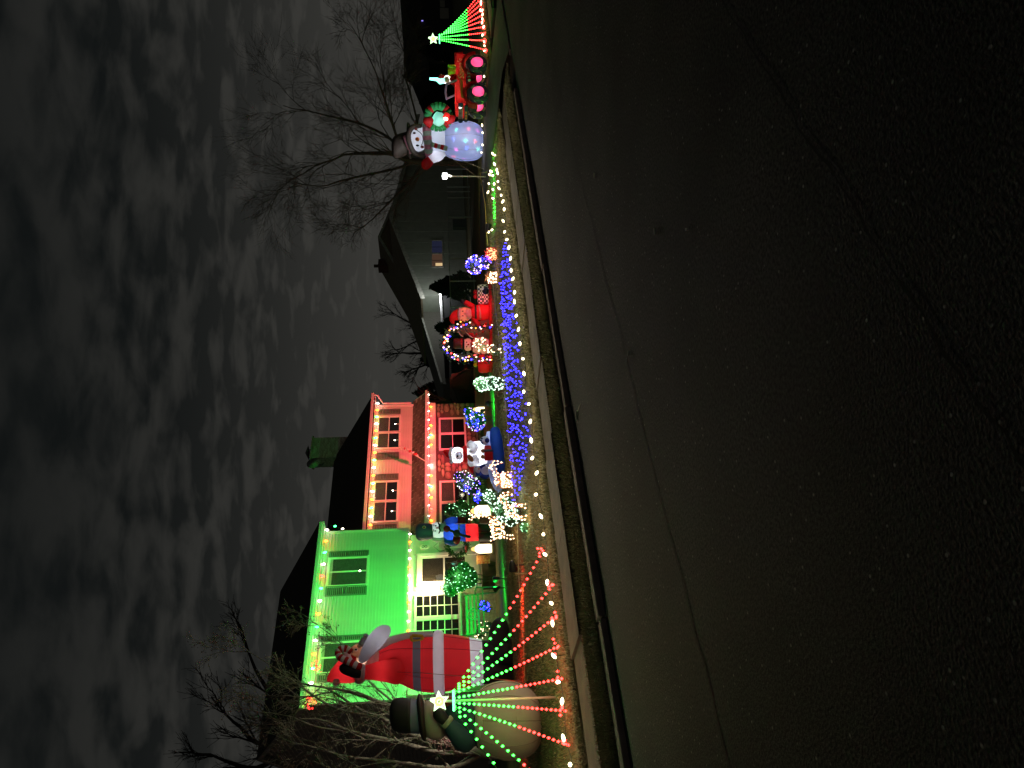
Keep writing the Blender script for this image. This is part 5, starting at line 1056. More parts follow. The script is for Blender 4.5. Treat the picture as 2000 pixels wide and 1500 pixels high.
wire_gift('wire gift box in warm lights right of the plaid gift', 972, 542, 21, 20, E_warm, M_gwire, 56)
wire_gift('wire gift box in warm lights at the left end of the blue lights', 1001, 939, 26, 24, E_warm, M_gwire, 50)
# ---- blow moulded lanterns by the porch
def lantern(label, x, y, n, w, h, top=True):
    f = Fr('lantern', x, y, label, 'lantern', 'lit plastic lanterns by the porch', n=n); a, hh = w * f.s / 2, h * f.s
    f.part('body', MB().loft([[(math.cos(t) * a * k, math.sin(t) * a * k, hh * z) for t in [i * math.pi / 3 + .5 for i in range(6)]] for z, k in ((0, .86), (.08, 1.0), (.6, 1.02), (.72, .8), (.8, .5), (.82, .34))]), em('lantern_shell', (1, .80, .45), 3.2), False)
    f.part('cap', MB().loft([[(math.cos(t) * a * k, math.sin(t) * a * k, hh * z) for t in [i * math.pi / 4 for i in range(8)]] for z, k in ((.82, .46), (.9, .4), (.98, .2), (1.0, .05))]), em('lantern_cap', (1, .62, .18), 1.6), False)
    f.part('foot', MB().loft([[(math.cos(t) * a * k, math.sin(t) * a * k, hh * z) for t in [i * math.pi / 4 for i in range(8)]] for z, k in ((-.06, 1.0), (-.004, .95))]), M_trim, False); return f
lantern('bright yellow white plastic lantern beside the porch step', 960, 1071, 24.2, 20, 40); lantern('small bright lantern at the right corner of the stone wall', 948, 799, 25.4, 15, 24); lantern('wide bright plastic lantern behind the nutcracker near the stone wall', 957, 997, 24.0, 24, 38)
bx_ = Fr('gift_crate', 957, 1092, 'small red patterned box standing by the porch step', 'box', n=24.3); bx_.part('box', MB().box((0, 0, .24), (.30, .30, .46)), mat('red_pattern', (.45, .05, .03), .6, scale=14, col2=(.7, .5, .2)), False)
bx_.part('lid', MB().box((0, 0, .48), (.34, .34, .05)), mat('box_lid', (.5, .35, .15), .6), False); lamp('POINT', 'glow', bx_.e, (0, -.35, .5), 3, (1, .55, .25), .05)
wrf = Fr('porch_wreath', 905, 1068, 'dark evergreen wreath on a stand beside the porch door', 'wreath', n=25.4); mb = MB(); R_ = random.Random(3)
for i in range(700): t = R_.uniform(0, 6.28); mb.leaf(wrf.q(893, 1067) + Vector((math.cos(t) * .34 + R_.gauss(0, .05), R_.gauss(0, .05), math.sin(t) * .38 + R_.gauss(0, .05))), .06)
wrf.part('needles', mb, M_leaf, False); wrf.part('stand', MB().tube([(0, .06, -.6), (0, .06, .7)], .02, 6), M_trim)
bw = wrf.q(910, 1072); wrf.part('bow', MB().ell(bw + Vector((.05, -.05, 0)), (.09, .05, .06), 8, 6).ell(bw + Vector((-.08, -.05, 0)), (.07, .05, .05), 8, 6), mat('flag_red', (.42, .05, .05), .7))
# ---- green bench
bn = Fr('garden_bench', 970, 1190, 'green metal slatted bench with round medallion below the grid window', 'bench', n=23.0); M_bench = mat('bench_green', (.05, .16, .07), .5); s_ = bn.s; L = 40 * s_
bn.e.rotation_euler.z = TH
for i in range(5): bn.part('seat_slat', MB().box((0, -.22 + i * .1, .45), (L * 2, .07, .03)), M_bench, False)
for i in range(4): bn.part('back_slat', MB().box((0, .28 + i * .02, .6 + i * .13), (L * 2, .03, .07)), M_bench, False)
bn.part('medallion', MB().tube([(math.cos(t) * .2, .3, .78 + math.sin(t) * .2) for t in [i * math.pi / 8 for i in range(17)]], .025, 6).tube([(math.cos(t) * .1, .3, .78 + math.sin(t) * .12) for t in [i * math.pi / 6 for i in range(13)]], .02, 6), M_bench)
for x in (-L, L):
    bn.part('leg', MB().tube([(x, -.26, -.05), (x, -.24, .45)], .025, 6), M_bench); bn.part('leg', MB().tube([(x, .2, -.05), (x, .24, .45), (x, .36, 1.08)], .025, 6), M_bench)
    bn.part('armrest', MB().tube([(x, .3, .68), (x, 0, .7), (x, -.26, .66), (x, -.25, .45)], .022, 6), M_bench)
# ---- white lamp on a pole, guy ropes, stakes
lp = Fr('lamp_pole', 951, 345, 'thin pole with a small bright white floodlight between snowman and tree', 'lamp'); tz = lp.q(872, 344)
lp.part('pole', MB().tube([(0, 0, -.05), tz], .02, 8), mat('pale_pole', (.55, .50, .36), .5)); lp.part('head', MB().box((tz.x, -.02, tz.z + .05), (.2, .08, .16)), M_black, False); lp.part('lens', MB().box((tz.x, -.068, tz.z + .05), (.16, .012, .12)), em('white_lens', (.92, .96, 1), 24), False)
lamp('SPOT', 'beam', lp.e, (tz.x, -.12, tz.z + .05), 1100, (.92, .96, 1), .05, (tz.x + .6, 2.5, tz.z + .3), 130, .9)  # beam added facing away from the lens, to brighten the neighbour house
wf = Fr('work_light', 944, 212, 'small white floodlight on the grass between the truck wheels', 'floodlight', 'coloured floodlights in the yard'); wf.part('housing', MB().box((0, 0, .1), (.2, .1, .2)), M_black, False); wf.part('lens', MB().box((0, -.056, .12), (.15, .01, .13)), em('white_lens', (.92, .96, 1), 24), False)
flood('floodlight', *sn(gp(969, 446)), W(*sn(gp(967, 385)), .25), 900, (.02, 1, .08), 60, 'green floodlight lying in the grass right of the light ball, throwing a long green streak', spill=25)
a = gp(968, 786); flood('floodlight', sn(a)[0], sn(a)[1], gp(961, 830) + Vector((0, 0, .15)), 800, (.02, 1, .08), 70, 'green floodlight in the grass between column shrub and polar bear', spill=25)
a = gp(1024, 1103); flood('floodlight', sn(a)[0], sn(a)[1], gp(1022, 1200) + Vector((0, 0, .03)), 1000, (1, .03, .015), 44, 'red floodlight on the open grass throwing a red streak towards Santa', spill=12)
a = gp(975, 1474); flood('floodlight', 6.3, 19.6, W(6.2, 22.6, 3.6), 420, (1, .93, .75), 90, 'white floodlight at the foot of the bare shrub at the left edge')
rp = empty('guy_rope', W(3.0, 10.9, .3), 0, 'thin tan rope strung low across the lawn from stake to stake', 'rope'); o = W(3.0, 10.9, .3)
pts = [gp(1054, 1437), gp(1046, 1380), gp(1040, 1250), gp(1030, 1120), gp(1026, 1000), gp(1013, 900), gp(1003, 800), gp(992, 700), gp(980, 600), gp(974, 548)]
pts = [p + Vector((0, 0, .16)) - o for p in pts]; MB().tube(pts, .0065, 5).build('rope', M_rope, rp)
st2 = MB()
for p in (pts[0], pts[3], pts[6], pts[9]): MB().tube([p + Vector((0, 0, .06)), p - Vector((0, 0, .3))], .015, 6).build('stake', mat('wood_stake', (.30, .2, .1), .8), rp)
rp2 = empty('guy_rope', gp(950, 352), 0, 'yellow rope from the stake by the lamp pole along the right lawn', 'rope'); o = gp(950, 352)
pts = [gp(962, 336) + Vector((0, 0, .16)) - o, gp(950, 338) + Vector((0, 0, .2)) - o, gp(957, 400) + Vector((0, 0, .14)) - o, gp(962, 480) + Vector((0, 0, .14)) - o]; MB().tube(pts, .008, 5).build('rope', mat('yellow_rope', (.55, .38, .1), .7), rp2)
# wreath-like red flower lights on the left gutter
for x, y in ((617, 1300), (609, 1376)):
    p = on_n(x, y, NL - .6); fl = empty('light_flower', p, TH, 'red light burst on the gutter, %s' % ('nearer the left corner' if x == 609 else 'behind the Santa hat'), 'light ornament', 'red light bursts on the gutter'); R_ = random.Random(x); pp = [Vector((R_.gauss(0, 1), R_.gauss(0, .6), R_.gauss(0, 1))).normalized() * .15 for _ in range(26)]
    bulbs('bulbs', pp, .016, E_red, fl); mb = MB()
    for q in pp: mb.tube([(0, 0, 0), q], .003, 3)
    mb.build('spokes', M_wire, fl)
# ================================================================== neighbours, fence, car, trees
NB = 34.0
nbh = empty('neighbour_house', W(38, NB, .05), TH, 'dark grey neighbouring house with brown gable roof behind the bare tree', 'house')
def nb(x, y, n=NB): s, z = hp(x, y, n); return (s - 38, z - .05)
M_nw = mat('neighbour_siding', (.36, .385, .32), .75, scale=2, var=.1, bump=.15); M_nr = mat('neighbour_roof', (.22, .165, .11), .9, scale=8, var=.3, bump=.5); M_nf = mat('neighbour_fascia', (.42, .42, .36), .7, scale=6, var=.3)
A_, Lft, Rgt = nb(766, 436), nb(836, 612), nb(850, 250)
s0, s1 = nb(860, 578)[0], nb(860, 250)[0]
# gable front: boards standing one beside the other
zl, zr_ = nb(822, 578)[1], nb(815, 250)[1]; sa = nb(766, 436)
k = 34
for i in range(k):
    a = s0 + (s1 - s0) * i / k; b = s0 + (s1 - s0) * (i + 1) / k - .015
    f = lambda s: (zl + (sa[1] - zl) * (s - s0) / (sa[0] - s0)) if s < sa[0] else (sa[1] + (zr_ - sa[1]) * (s - sa[0]) / (s1 - sa[0]))
    MB().prism([(a, -.6), (b, -.6), (b, f(b)), (a, f(a))], -.03 if i % 2 else -.02, .1).build('board', M_nw, nbh)
MB().prism([(s0, -.6), (s1, -.6), (s1, zr_), (sa[0], sa[1]), (s0, zl)], .1, 6).build('wall', M_nw, nbh)
def slope(name, p, q, y0, y1, th, m): return MB().add([(p[0], y0, p[1]), (q[0], y0, q[1]), (q[0], y1, q[1]), (p[0], y1, p[1]), (p[0], y0, p[1] - th), (q[0], y0, q[1] - th), (q[0], y1, q[1] - th), (p[0], y1, p[1] - th)], [(0, 1, 2, 3), (7, 6, 5, 4), (0, 4, 5, 1), (1, 5, 6, 2), (2, 6, 7, 3), (3, 7, 4, 0)]).build(name, m, nbh)
ext = lambda p, q, k: (p[0] + (q[0] - p[0]) * k, p[1] + (q[1] - p[1]) * k)
top = (sa[0], sa[1] + .2)
slope('roof', ext(top, (s0, zl + .2), 1.1), top, -.5, 6.2, .12, M_nr); slope('roof', top, ext(top, (s1, zr_ + .2), 1.1), -.5, 6.2, .12, M_nr)
slope('rake_board', ext(top, (s0, zl + .2), 1.1), top, -.56, -.503, .3, M_nf); slope('rake_board', top, ext(top, (s1, zr_ + .2), 1.1), -.56, -.503, .3, M_nf)
# taller roof behind
N2 = 5.5
a2, l2, r2 = nb(738, 464, NB + N2), nb(812, 588, NB + N2), nb(800, 320, NB + N2)
MB().prism([(l2[0], 1.5), (r2[0], 1.5), (r2[0], r2[1]), (a2[0], a2[1]), (l2[0], l2[1])], N2, N2 + 4).build('rear_gable', M_nr, nbh)
slope('rear_rake', l2, a2, N2 - .1, N2 - .004, .22, M_nf); slope('rear_rake', a2, r2, N2 - .1, N2 - .004, .22, M_nf)
c0, c1 = nb(739, 506, NB + 7), nb(757, 519, NB + 7); MB().bx(min(c0[0], c1[0]), max(c0[0], c1[0]), 7, 7.8, c1[1] - 2, c0[1]).build('chimney', mat('dark_brick', (.10, .035, .03), .9), nbh)
MB().tube([((c0[0] + c1[0]) / 2, 7.4, c0[1]), ((c0[0] + c1[0]) / 2, 7.4, c0[1] + .4)], .14, 8).build('flue', mat('dark_brick', (.10, .035, .03), .9), nbh)
# window with warm and blue panes
w0, w1 = nb(841, 524), nb(866, 470); x0, x1 = sorted((w0[0], w1[0])); z0, z1 = sorted((w0[1], w1[1])); fr = .11
wd_ = MB().bx(x0, x1, -.1, -.031, z1 - fr, z1).bx(x0, x1, -.12, -.031, z0, z0 + fr).bx(x0, x0 + fr, -.098, -.031, z0, z1).bx(x1 - fr, x1, -.098, -.031, z0, z1).bx((x0 + x1) / 2 - .06, (x0 + x1) / 2 + .06, -.097, -.031, z0, z1).build('window', M_nf, nbh)
for i, (m, e) in enumerate(((em('warm_room', (1, .55, .35), .06), 0), (em('blue_room', (.35, .40, .9), .035), 0))):
    a = x0 + fr if i == 0 else (x0 + x1) / 2 + .06; b = (x0 + x1) / 2 - .06 if i == 0 else x1 - fr
    MB().bx(a, b, -.05, -.045, z0 + fr, z1 - fr).build('pane', m, wd_); MB().bx((a + b) / 2 - .02, (a + b) / 2 + .02, -.06, -.052, z0 + fr, z1 - fr).build('muntin', M_room, wd_)
MB().bx(x0 + .2, x0 + .52, -.062, -.053, z0 + fr, z0 + fr + .5).build('lit_pane', em('warm_pane', (1, .7, .35), .7), wd_)
# side wing with the lit white gutter
p0, p1 = nb(811, 578, NB + 1.5), nb(868, 728, NB + 1.5)
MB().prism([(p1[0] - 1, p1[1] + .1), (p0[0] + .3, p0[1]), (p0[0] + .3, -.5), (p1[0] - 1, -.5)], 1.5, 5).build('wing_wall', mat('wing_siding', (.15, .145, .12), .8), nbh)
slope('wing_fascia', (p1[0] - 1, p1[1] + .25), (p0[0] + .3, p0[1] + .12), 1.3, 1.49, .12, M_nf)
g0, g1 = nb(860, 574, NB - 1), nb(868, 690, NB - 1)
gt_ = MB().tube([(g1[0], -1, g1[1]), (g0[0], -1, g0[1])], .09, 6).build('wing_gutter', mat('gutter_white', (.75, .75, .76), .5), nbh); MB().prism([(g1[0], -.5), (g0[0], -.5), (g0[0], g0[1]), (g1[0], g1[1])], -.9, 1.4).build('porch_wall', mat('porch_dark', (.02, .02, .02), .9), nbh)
MB().ell((g0[0] + .05, -1.15, g0[1] + .02), (.12, .1, .18), 10, 7).build('porch_lamp', em('porch_white', (.95, .97, 1), 14), nbh, True); lamp('POINT', 'porch_glow', nbh, (g0[0] - .5, -1.7, g0[1] + .35), 150, (.95, .97, 1), .1)
# lit kiosk front far behind the car (warm boxes)
kk = empty('far_porch', W(*sn(on_n(880, 734, 44)), .05), TH, 'far little porch with warm lit shelves behind the dark car', 'porch'); sc_ = depth(on_n(880, 734, 44)) / FPX; zb = on_n(866, 734, 44).z
for i, c in enumerate(((1, .62, .3), (1, .8, .5), (.9, .7, .35), (1, .5, .28))): MB().bx((-16 + i * 8.4) * sc_, (-9 + i * 8.4) * sc_, -.1, .2, zb - 6 * sc_, zb + 5 * sc_).build('lit_panel', em('panel_%d' % i, c, .32), kk)
MB().bx(-18 * sc_, 19 * sc_, -.2, .3, zb + 5.2 * sc_, zb + 8 * sc_).build('fascia', M_nf, kk); MB().bx(-18 * sc_, 19 * sc_, .22, 2, -.1, zb + 5 * sc_).build('wall', M_room, kk)
bulbs('bulbs', [Vector(((-16 + i * 3) * sc_, -.22, zb + 6 * sc_)) for i in range(12)], .06, BO, kk)
MB().tube([(2 * sc_, 0, zb + 8 * sc_), (2 * sc_, 0, zb + 17 * sc_)], .03, 5).ell((2 * sc_, 0, zb + 18 * sc_), (.09,) * 3, 8, 6).build('roof_lamp', em('roof_star', (.8, .95, 1), 6), kk)
# chain link fence
fn = empty('chain_fence', W(28, 25.5, .05), TH, 'low chain link fence with pale posts in front of the grey neighbouring house', 'fence'); M_post = mat('galvanised', (.42, .44, .42), .5, .5)
for y in (330, 365, 374, 386, 424, 505, 549, 600, 640): s_ = hp(905, y, 25.5)[0] - 28; MB().tube([(s_, 0, -.1), (s_, 0, 1.42)], .035, 6).build('post', M_post, fn)
sa_, sb_ = hp(905, 660, 25.5)[0] - 28, hp(905, 300, 25.5)[0] - 28
for z in (1.4, .1): MB().tube([(sa_, 0, z), (sb_, 0, z)], .02, 5).build('rail', M_post, fn)
def mesh_link():
    m, t, o = nodes('chain_link'); d = t.nodes.new('ShaderNodeBsdfPrincipled'); d.inputs['Base Color'].default_value = (.2, .21, .2, 1); d.inputs['Roughness'].default_value = .5; tr = t.nodes.new('ShaderNodeBsdfTransparent'); mx = t.nodes.new('ShaderNodeMixShader')
    tcn = t.nodes.new('ShaderNodeTexCoord'); mp_ = t.nodes.new('ShaderNodeMapping'); mp_.inputs['Rotation'].default_value = (0, .785, 0); t.links.new(tcn.outputs['Object'], mp_.inputs[0])
    def wv(d_): w = t.nodes.new('ShaderNodeTexWave'); w.bands_direction = d_; w.inputs['Scale'].default_value = 6; t.links.new(mp_.outputs[0], w.inputs['Vector']); return w.outputs['Fac']
    m1 = t.nodes.new('ShaderNodeMath'); m1.operation = 'MAXIMUM'; t.links.new(wv('X'), m1.inputs[0]); t.links.new(wv('Z'), m1.inputs[1]); g = t.nodes.new('ShaderNodeMath'); g.operation = 'GREATER_THAN'; g.inputs[1].default_value = .96; t.links.new(m1.outputs[0], g.inputs[0])
    t.links.new(g.outputs[0], mx.inputs[0]); t.links.new(tr.outputs[0], mx.inputs[1]); t.links.new(d.outputs[0], mx.inputs[2]); t.links.new(mx.outputs[0], o.inputs[0]); return m
MB().add([(sa_, .03, .05), (sb_, .03, .05), (sb_, .03, 1.4), (sa_, .03, 1.4)], [(0, 1, 2, 3)]).build('mesh', mesh_link(), fn)
MB().bx(*sorted((hp(905, 428, 27)[0] - 28, hp(905, 444, 27)[0] - 28)), 1.5, 1.7, .25, 1.1).build('unit_box', mat('unit_teal', (.06, .10, .10), .6), fn)
# neighbour beyond the right edge
n3 = empty('corner_house', W(62, 36, .05), TH, 'dark house with low roof at the far right beyond the light tree', 'house')
P3 = lambda x, y: (hp(x, y, 36)[0] - 62, hp(x, y, 36)[1] - .05)
q0, q1, q2 = P3(838, 128), P3(782, 4), P3(775, -120)
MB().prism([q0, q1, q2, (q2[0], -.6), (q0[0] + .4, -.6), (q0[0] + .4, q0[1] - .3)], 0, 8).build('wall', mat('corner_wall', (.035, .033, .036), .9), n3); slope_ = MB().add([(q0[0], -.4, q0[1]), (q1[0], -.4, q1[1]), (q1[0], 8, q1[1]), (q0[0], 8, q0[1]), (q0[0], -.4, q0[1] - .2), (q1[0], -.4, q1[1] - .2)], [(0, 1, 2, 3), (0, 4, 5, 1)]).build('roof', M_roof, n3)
for (xa, ya, xb, yb) in ((859, 2, 869, 15), (859, 17, 877, 38)): a, b = P3(xa, ya), P3(xb, yb); MB().bx(*sorted((a[0], b[0])), -.1, -.005, *sorted((a[1], b[1]))).build('pale_panel', mat('pale_panel', (.36, .34, .28), .7), n3)
a = P3(860, 117); MB().bx(a[0] - .12, a[0] + .12, -.12, -.02, a[1] - .35, a[1] + .1).build('lit_window', em('far_warm', (1, .7, .35), 1.0), n3)
a = P3(825, 44); MB().ell((a[0], -.2, a[1]), (.08, .08, .12), 8, 5).build('blue_lamp', em('far_blue', (.3, .25, 1), 1.4), n3, True)
# ---- dark car on the drive, seen from behind
cr_ = empty('parked_car', W(23.5, 25.2, -.02), TH, 'black car parked on the driveway, seen from behind with a pale number plate', 'car'); M_paint = mat('black_paint', (.006, .006, .007), .22, 0, spec=.5, var=.02); M_chr = mat('chrome_grey', (.35, .33, .40), .3, .6)
W2 = .93
prof = [(-.02, .32), (-.06, .62), (.0, .98), (.12, 1.06), (.42, 1.52), (.9, 1.62), (2.3, 1.6), (3.0, 1.1), (4.3, .98), (4.5, .7), (4.5, .3)]
rings = [[(sx * W2 * (.86 if z > 1.2 else 1.0), y, z) for y, z in prof] for sx in (-1, -.97, .97, 1)]
mb = MB(); mb.loft([[(x * 1.0, y, z) for x, y, z in r] for r in rings]); o = mb.build('body', M_paint, cr_, False, .03)
MB().add([(-.72, .135, 1.08), (.72, .135, 1.08), (.62, .41, 1.47), (-.62, .41, 1.47)], [(0, 1, 2, 3)]).build('rear_window', mat('car_glass', (.01, .01, .012), .08, spec=.6), cr_)
for x in (-.78, .78):
    for y in (.85, 3.6):
        w = MB().loft([[(x + d, y + math.cos(t) * r_, .34 + math.sin(t) * r_) for t in [i * math.pi / 10 for i in range(20)]] for d, r_ in ((-.12, .25), (-.12, .34), (.12, .34), (.12, .25))]).build('wheel', mat('tyre', (.012, .012, .012), .8), cr_, True)
        for sg in (-1, 1): MB().loft([[(x + sg * d, y + math.cos(t) * r_, .34 + math.sin(t) * r_) for t in [i * math.pi / 8 for i in range(16)]] for d, r_ in ((.1, .22), (.125, .2), (.11, .05))]).build('rim', M_chr, w)
    MB().bx(x - .14, x + .14, -.075, -.03, .78, .92).build('tail_light', mat('tail_red', (.16, .008, .01), .3), cr_)
MB().bx(-.9, .9, -.11, .02, .34, .58).build('bumper', M_paint, cr_, False, .03)
MB().bx(-.17, .17, -.085, -.07, .62, .76).build('number_plate', mat('plate', (.50, .33, .36), .5), cr_)
mb = MB()
for i in range(9): mb.bx(-.44 + i * .105, -.37 + i * .105, -.066, -.05, .86, .92)
mb.build('badge_letters', M_chr, cr_); MB().tube([(-.58 + math.cos(t) * .075, -.07, .88 + math.sin(t) * .075) for t in [i * math.pi / 8 for i in range(17)]], .014, 6).tube([(-.58 + math.cos(t) * .07, -.07, .88 + math.sin(t) * .07) for t in (.5, 3.6)], .012, 5).build('badge', M_chr, cr_)
# low brick bed in front of the stone wall
bd = empty('brick_bed', W(21.6, 24.2, .05), TH, 'low red brown planting bed at the right corner of the stone wall', 'planter'); M_bed = mat('bed_brick', (.17, .06, .045), .9, scale=10, var=.3, bump=.5)
for r_ in range(5):
    for i in range(11): MB().bx(-1.3 + i * .24 + (r_ % 2) * .1, -1.3 + i * .24 + .225 + (r_ % 2) * .1, -.1, .12, r_ * .085, r_ * .085 + .075).build('brick', M_bed, bd)
MB().bx(-1.3, 1.4, .0, 1.4, 0, .40).build('soil', M_soil, bd)
# ---- bare trees
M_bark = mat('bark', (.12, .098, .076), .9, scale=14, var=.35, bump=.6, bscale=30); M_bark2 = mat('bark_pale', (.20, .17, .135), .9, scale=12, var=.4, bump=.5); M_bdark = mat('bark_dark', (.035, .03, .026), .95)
def bare_tree(label, base, trunk, seed, lev, spread, mt, name='bare_tree', up=.25, leaf=None, seg0=7, kids=(4, 5), shrink=.62, minr=.004, wob=.12, group='bare winter trees'):
    """trunk: list of (local point, radius) limbs to grow from"""
    o = empty(name, base, 0, label, 'tree', group); R_ = random.Random(seed); tr = MB(); cw = MB(); lv = MB()
    def grow(p, d, L, r, l):
        n_ = 5 if l > 1 else 3; pts = [p]; q = p.copy(); dd = d.copy()
        for i in range(n_):
            dd = (dd + Vector((R_.gauss(0, wob), R_.gauss(0, wob), R_.gauss(0, wob) + up * .12))).normalized(); q = q + dd * L / n_; pts.append(q.copy())
        cw.tube(pts, [max(minr, r * (1 - .6 * i / n_)) for i in range(n_ + 1)], 5 if l > 1 else 3, False)
        if leaf and l <= 1:
            for _ in range(leaf[0]):
                if R_.random() < .75: lv.leaf(R_.choice(pts) + Vector((R_.gauss(0, .05), R_.gauss(0, .05), R_.gauss(0, .05))), leaf[1] * R_.uniform(.6, 1.2))
        if l <= 0: return
        for _ in range(R_.randint(*kids)):
            t = R_.uniform(.3, 1); j = min(int(t * n_), n_ - 1); pp = pts[j].lerp(pts[j + 1], t * n_ - j)
            ax = Vector((R_.gauss(0, 1), R_.gauss(0, 1), R_.gauss(0, 1))).normalized(); nd = (dd + ax * spread).normalized()
            grow(pp, nd, L * shrink * R_.uniform(.7, 1.2), max(minr, r * .5), l - 1)
    for pts, rad, L in trunk:
        tr.tube(spl([tuple(p) for p in pts], 4) if len(pts) > 2 else pts, [rad[0] + (rad[1] - rad[0]) * i / ((len(pts) - 1) * 4) for i in range((len(pts) - 1) * 4 + 1)] if len(pts) > 2 else list(rad), seg0)
        d = (Vector(pts[-1]) - Vector(pts[-2])).normalized(); grow(Vector(pts[-1]), d, L, rad[1], lev)
        for k in range(1, len(pts) - 1):
            if k >= 1:
                for _ in range(2): ax = Vector((R_.gauss(0, 1), R_.gauss(0, 1), R_.gauss(0, .6))); grow(Vector(pts[k]), ((Vector(pts[k + 1]) - Vector(pts[k])).normalized() + ax.normalized() * spread).normalized(), L * .8, rad[1] * .7, lev - 1)
    tr.build('trunk', mt, o, True); cw.build('crown', mt, o, False)
    if leaf: lv.build('leaves', leaf[2], o)
    return o
# the large one behind the wreath snowman
tb = on_n(915, 318, 20.0); tb.z = gz(20.0); f0 = Vector((0, 0, 0)); s_ = depth(tb) / FPX
def tq(x, y, dy=0):
    fx = Vector((math.cos(math.atan2(-tb.x, tb.y)), math.sin(math.atan2(-tb.x, tb.y)), 0)); ff = Vector((-fx.y, fx.x, 0)); r = ray(x, y); k = (tb - Vector((0, 0, CZ))).dot(ff) / r.dot(ff); return Vector((0, 0, CZ)) + r * k - tb + ff * dy
limbs = [([(0, 0, -.1), tq(850, 318), tq(800, 315), tq(760, 300), tq(690, 300, .3)], (.20, .07), 2.6), ([tq(812, 316), tq(770, 330), tq(700, 345, -.4), tq(660, 355, -.6)], (.08, .04), 2.3), ([tq(830, 318), tq(800, 355, .5), tq(760, 395, .8), tq(735, 420, 1)], (.08, .04), 2.0), ([tq(800, 315), tq(760, 270, .6), tq(700, 240, .8), tq(640, 225, 1)], (.09, .045), 2.5), ([tq(790, 312), tq(770, 250, -.5), tq(755, 200, -.8), tq(745, 170, -1)], (.08, .04), 2.2), ([tq(840, 318), tq(820, 260, .8), tq(805, 200, 1.2), tq(790, 150, 1.4)], (.07, .035), 2.0)]
bare_tree('large bare many branched tree behind the glowing wreath snowman', tb, limbs, 5, 5, .56, mat('bark_lit', (.10, .085, .065), .9, scale=14, var=.3), kids=(3, 4), minr=.004, shrink=.76, up=-.02)
# the leafy bare shrub tree at the left
tb = W(5.2, 21.2, gz(21.2))
limbs = [([(0, 0, -.1), tq(960, 1478), tq(900, 1455), tq(820, 1440), tq(740, 1400)], (.13, .05), 1.9), ([tq(950, 1476), tq(850, 1430), tq(800, 1395), tq(740, 1370), tq(680, 1350)], (.09, .035), 1.7), ([tq(930, 1470), tq(860, 1470), tq(780, 1450), tq(690, 1430), tq(640, 1410)], (.08, .035), 1.8), ([tq(940, 1474), tq(880, 1500), tq(780, 1490), tq(690, 1480)], (.08, .04), 1.9), ([tq(800, 1395), tq(720, 1330, .3), tq(680, 1270, .4), tq(640, 1235, .4)], (.035, .014), 1.0), ([tq(740, 1400), tq(660, 1385), tq(600, 1350), tq(560, 1320)], (.04, .018), 1.5), ([tq(690, 1430), tq(620, 1420), tq(570, 1400)], (.035, .018), 1.5)]
M_brl = mat('dry_leaf', (.15, .11, .065), .8, scale=6, var=.4)
bare_tree('sprawling twiggy crape myrtle with a few dry leaves at the left corner of the house', tb, limbs, 9, 4, .68, M_bark2, leaf=(1, .035, M_brl), kids=(3, 4), minr=.0045, name='crape_myrtle')
# flowering head of pinkish seed
pk = empty('dried_hydrangea', W(5.0, 20.6, gz(20.6)), 0, 'pinkish dried flower clusters on thin stems behind the big snowman', 'plant'); mb = MB(); R_ = random.Random(4); stm = MB()
tb = W(5.0, 20.6, gz(20.6))
for x, y in ((850, 1440), (868, 1450), (885, 1448), (862, 1432), (895, 1462), (905, 1446), (840, 1428)):
    c = tq(x, y); stm.tube([(0, 0, 0), c * .5 + Vector((.1, 0, 0)), c], .012, 4)
    for _ in range(90): mb.leaf(c + Vector((R_.gauss(0, .12), R_.gauss(0, .12), R_.gauss(0, .12))), .045)
stuff(mb.build('flowers', mat('dry_pink', (.36, .17, .17), .8), pk)); stm.build('stems', M_twig, pk)
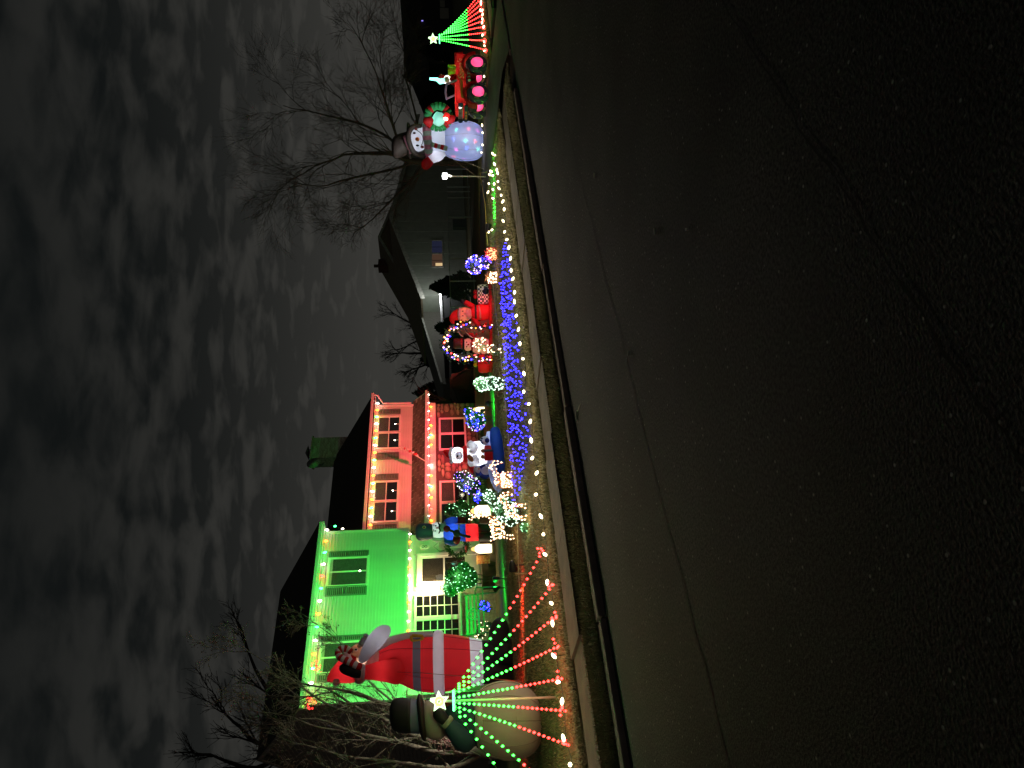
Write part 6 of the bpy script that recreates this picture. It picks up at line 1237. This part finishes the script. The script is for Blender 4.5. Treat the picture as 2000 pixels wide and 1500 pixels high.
# dark trees against the sky behind the house and the neighbour
def far_tree(label, x, y, n, ups, seed, lev=3, L=3.0, r=(.22, .1)):
    global tb
    tb = on_n(x, y, n); tb.z = .05
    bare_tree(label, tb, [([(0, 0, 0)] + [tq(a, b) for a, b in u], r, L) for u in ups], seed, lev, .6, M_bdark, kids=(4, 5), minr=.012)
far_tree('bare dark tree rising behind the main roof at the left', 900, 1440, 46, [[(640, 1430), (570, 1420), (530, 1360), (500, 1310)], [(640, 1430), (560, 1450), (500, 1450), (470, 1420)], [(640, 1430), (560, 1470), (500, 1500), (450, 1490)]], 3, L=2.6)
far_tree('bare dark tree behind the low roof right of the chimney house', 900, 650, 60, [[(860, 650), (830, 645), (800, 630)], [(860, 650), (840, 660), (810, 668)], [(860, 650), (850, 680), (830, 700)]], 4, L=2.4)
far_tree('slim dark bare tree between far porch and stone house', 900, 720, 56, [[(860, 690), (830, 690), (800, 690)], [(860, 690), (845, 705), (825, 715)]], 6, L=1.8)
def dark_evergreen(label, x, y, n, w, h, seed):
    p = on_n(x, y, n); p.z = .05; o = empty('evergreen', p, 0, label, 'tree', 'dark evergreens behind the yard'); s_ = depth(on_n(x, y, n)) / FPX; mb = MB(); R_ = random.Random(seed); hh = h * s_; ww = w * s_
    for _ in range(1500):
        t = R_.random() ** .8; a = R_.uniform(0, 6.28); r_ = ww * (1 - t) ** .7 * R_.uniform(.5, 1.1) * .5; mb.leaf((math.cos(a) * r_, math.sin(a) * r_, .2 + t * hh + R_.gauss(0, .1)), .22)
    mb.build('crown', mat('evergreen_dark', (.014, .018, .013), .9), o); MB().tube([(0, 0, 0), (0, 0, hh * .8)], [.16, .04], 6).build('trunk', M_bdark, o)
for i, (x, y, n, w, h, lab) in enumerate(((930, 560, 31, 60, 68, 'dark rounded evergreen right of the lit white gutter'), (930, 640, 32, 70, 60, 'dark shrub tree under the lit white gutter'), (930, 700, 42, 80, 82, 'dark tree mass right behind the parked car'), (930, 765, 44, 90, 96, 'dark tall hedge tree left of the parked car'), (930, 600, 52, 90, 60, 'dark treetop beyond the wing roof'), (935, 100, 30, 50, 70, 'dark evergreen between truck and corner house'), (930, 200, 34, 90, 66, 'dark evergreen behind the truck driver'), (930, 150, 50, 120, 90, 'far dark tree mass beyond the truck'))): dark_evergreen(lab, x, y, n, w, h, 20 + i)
# yucca blades by the wing corner
yc = empty('yucca', W(24.2, 29.5, .05), 0, 'dark spiky plant rising behind the corner of the red wing', 'plant'); mb = MB(); R_ = random.Random(2)
for i in range(26): a = R_.uniform(0, 6.28); l = R_.uniform(1.2, 2.2); mb.tube([(0, 0, 1.6), (math.cos(a) * l * .3, math.sin(a) * l * .3, 1.6 + l * .7), (math.cos(a) * l * .75, math.sin(a) * l * .75, 1.6 + l * .95)], [.02, .018, .003], 4)
mb.tube([(0, 0, 0), (0, 0, 1.7)], .1, 7).build('blades', M_bdark, yc)
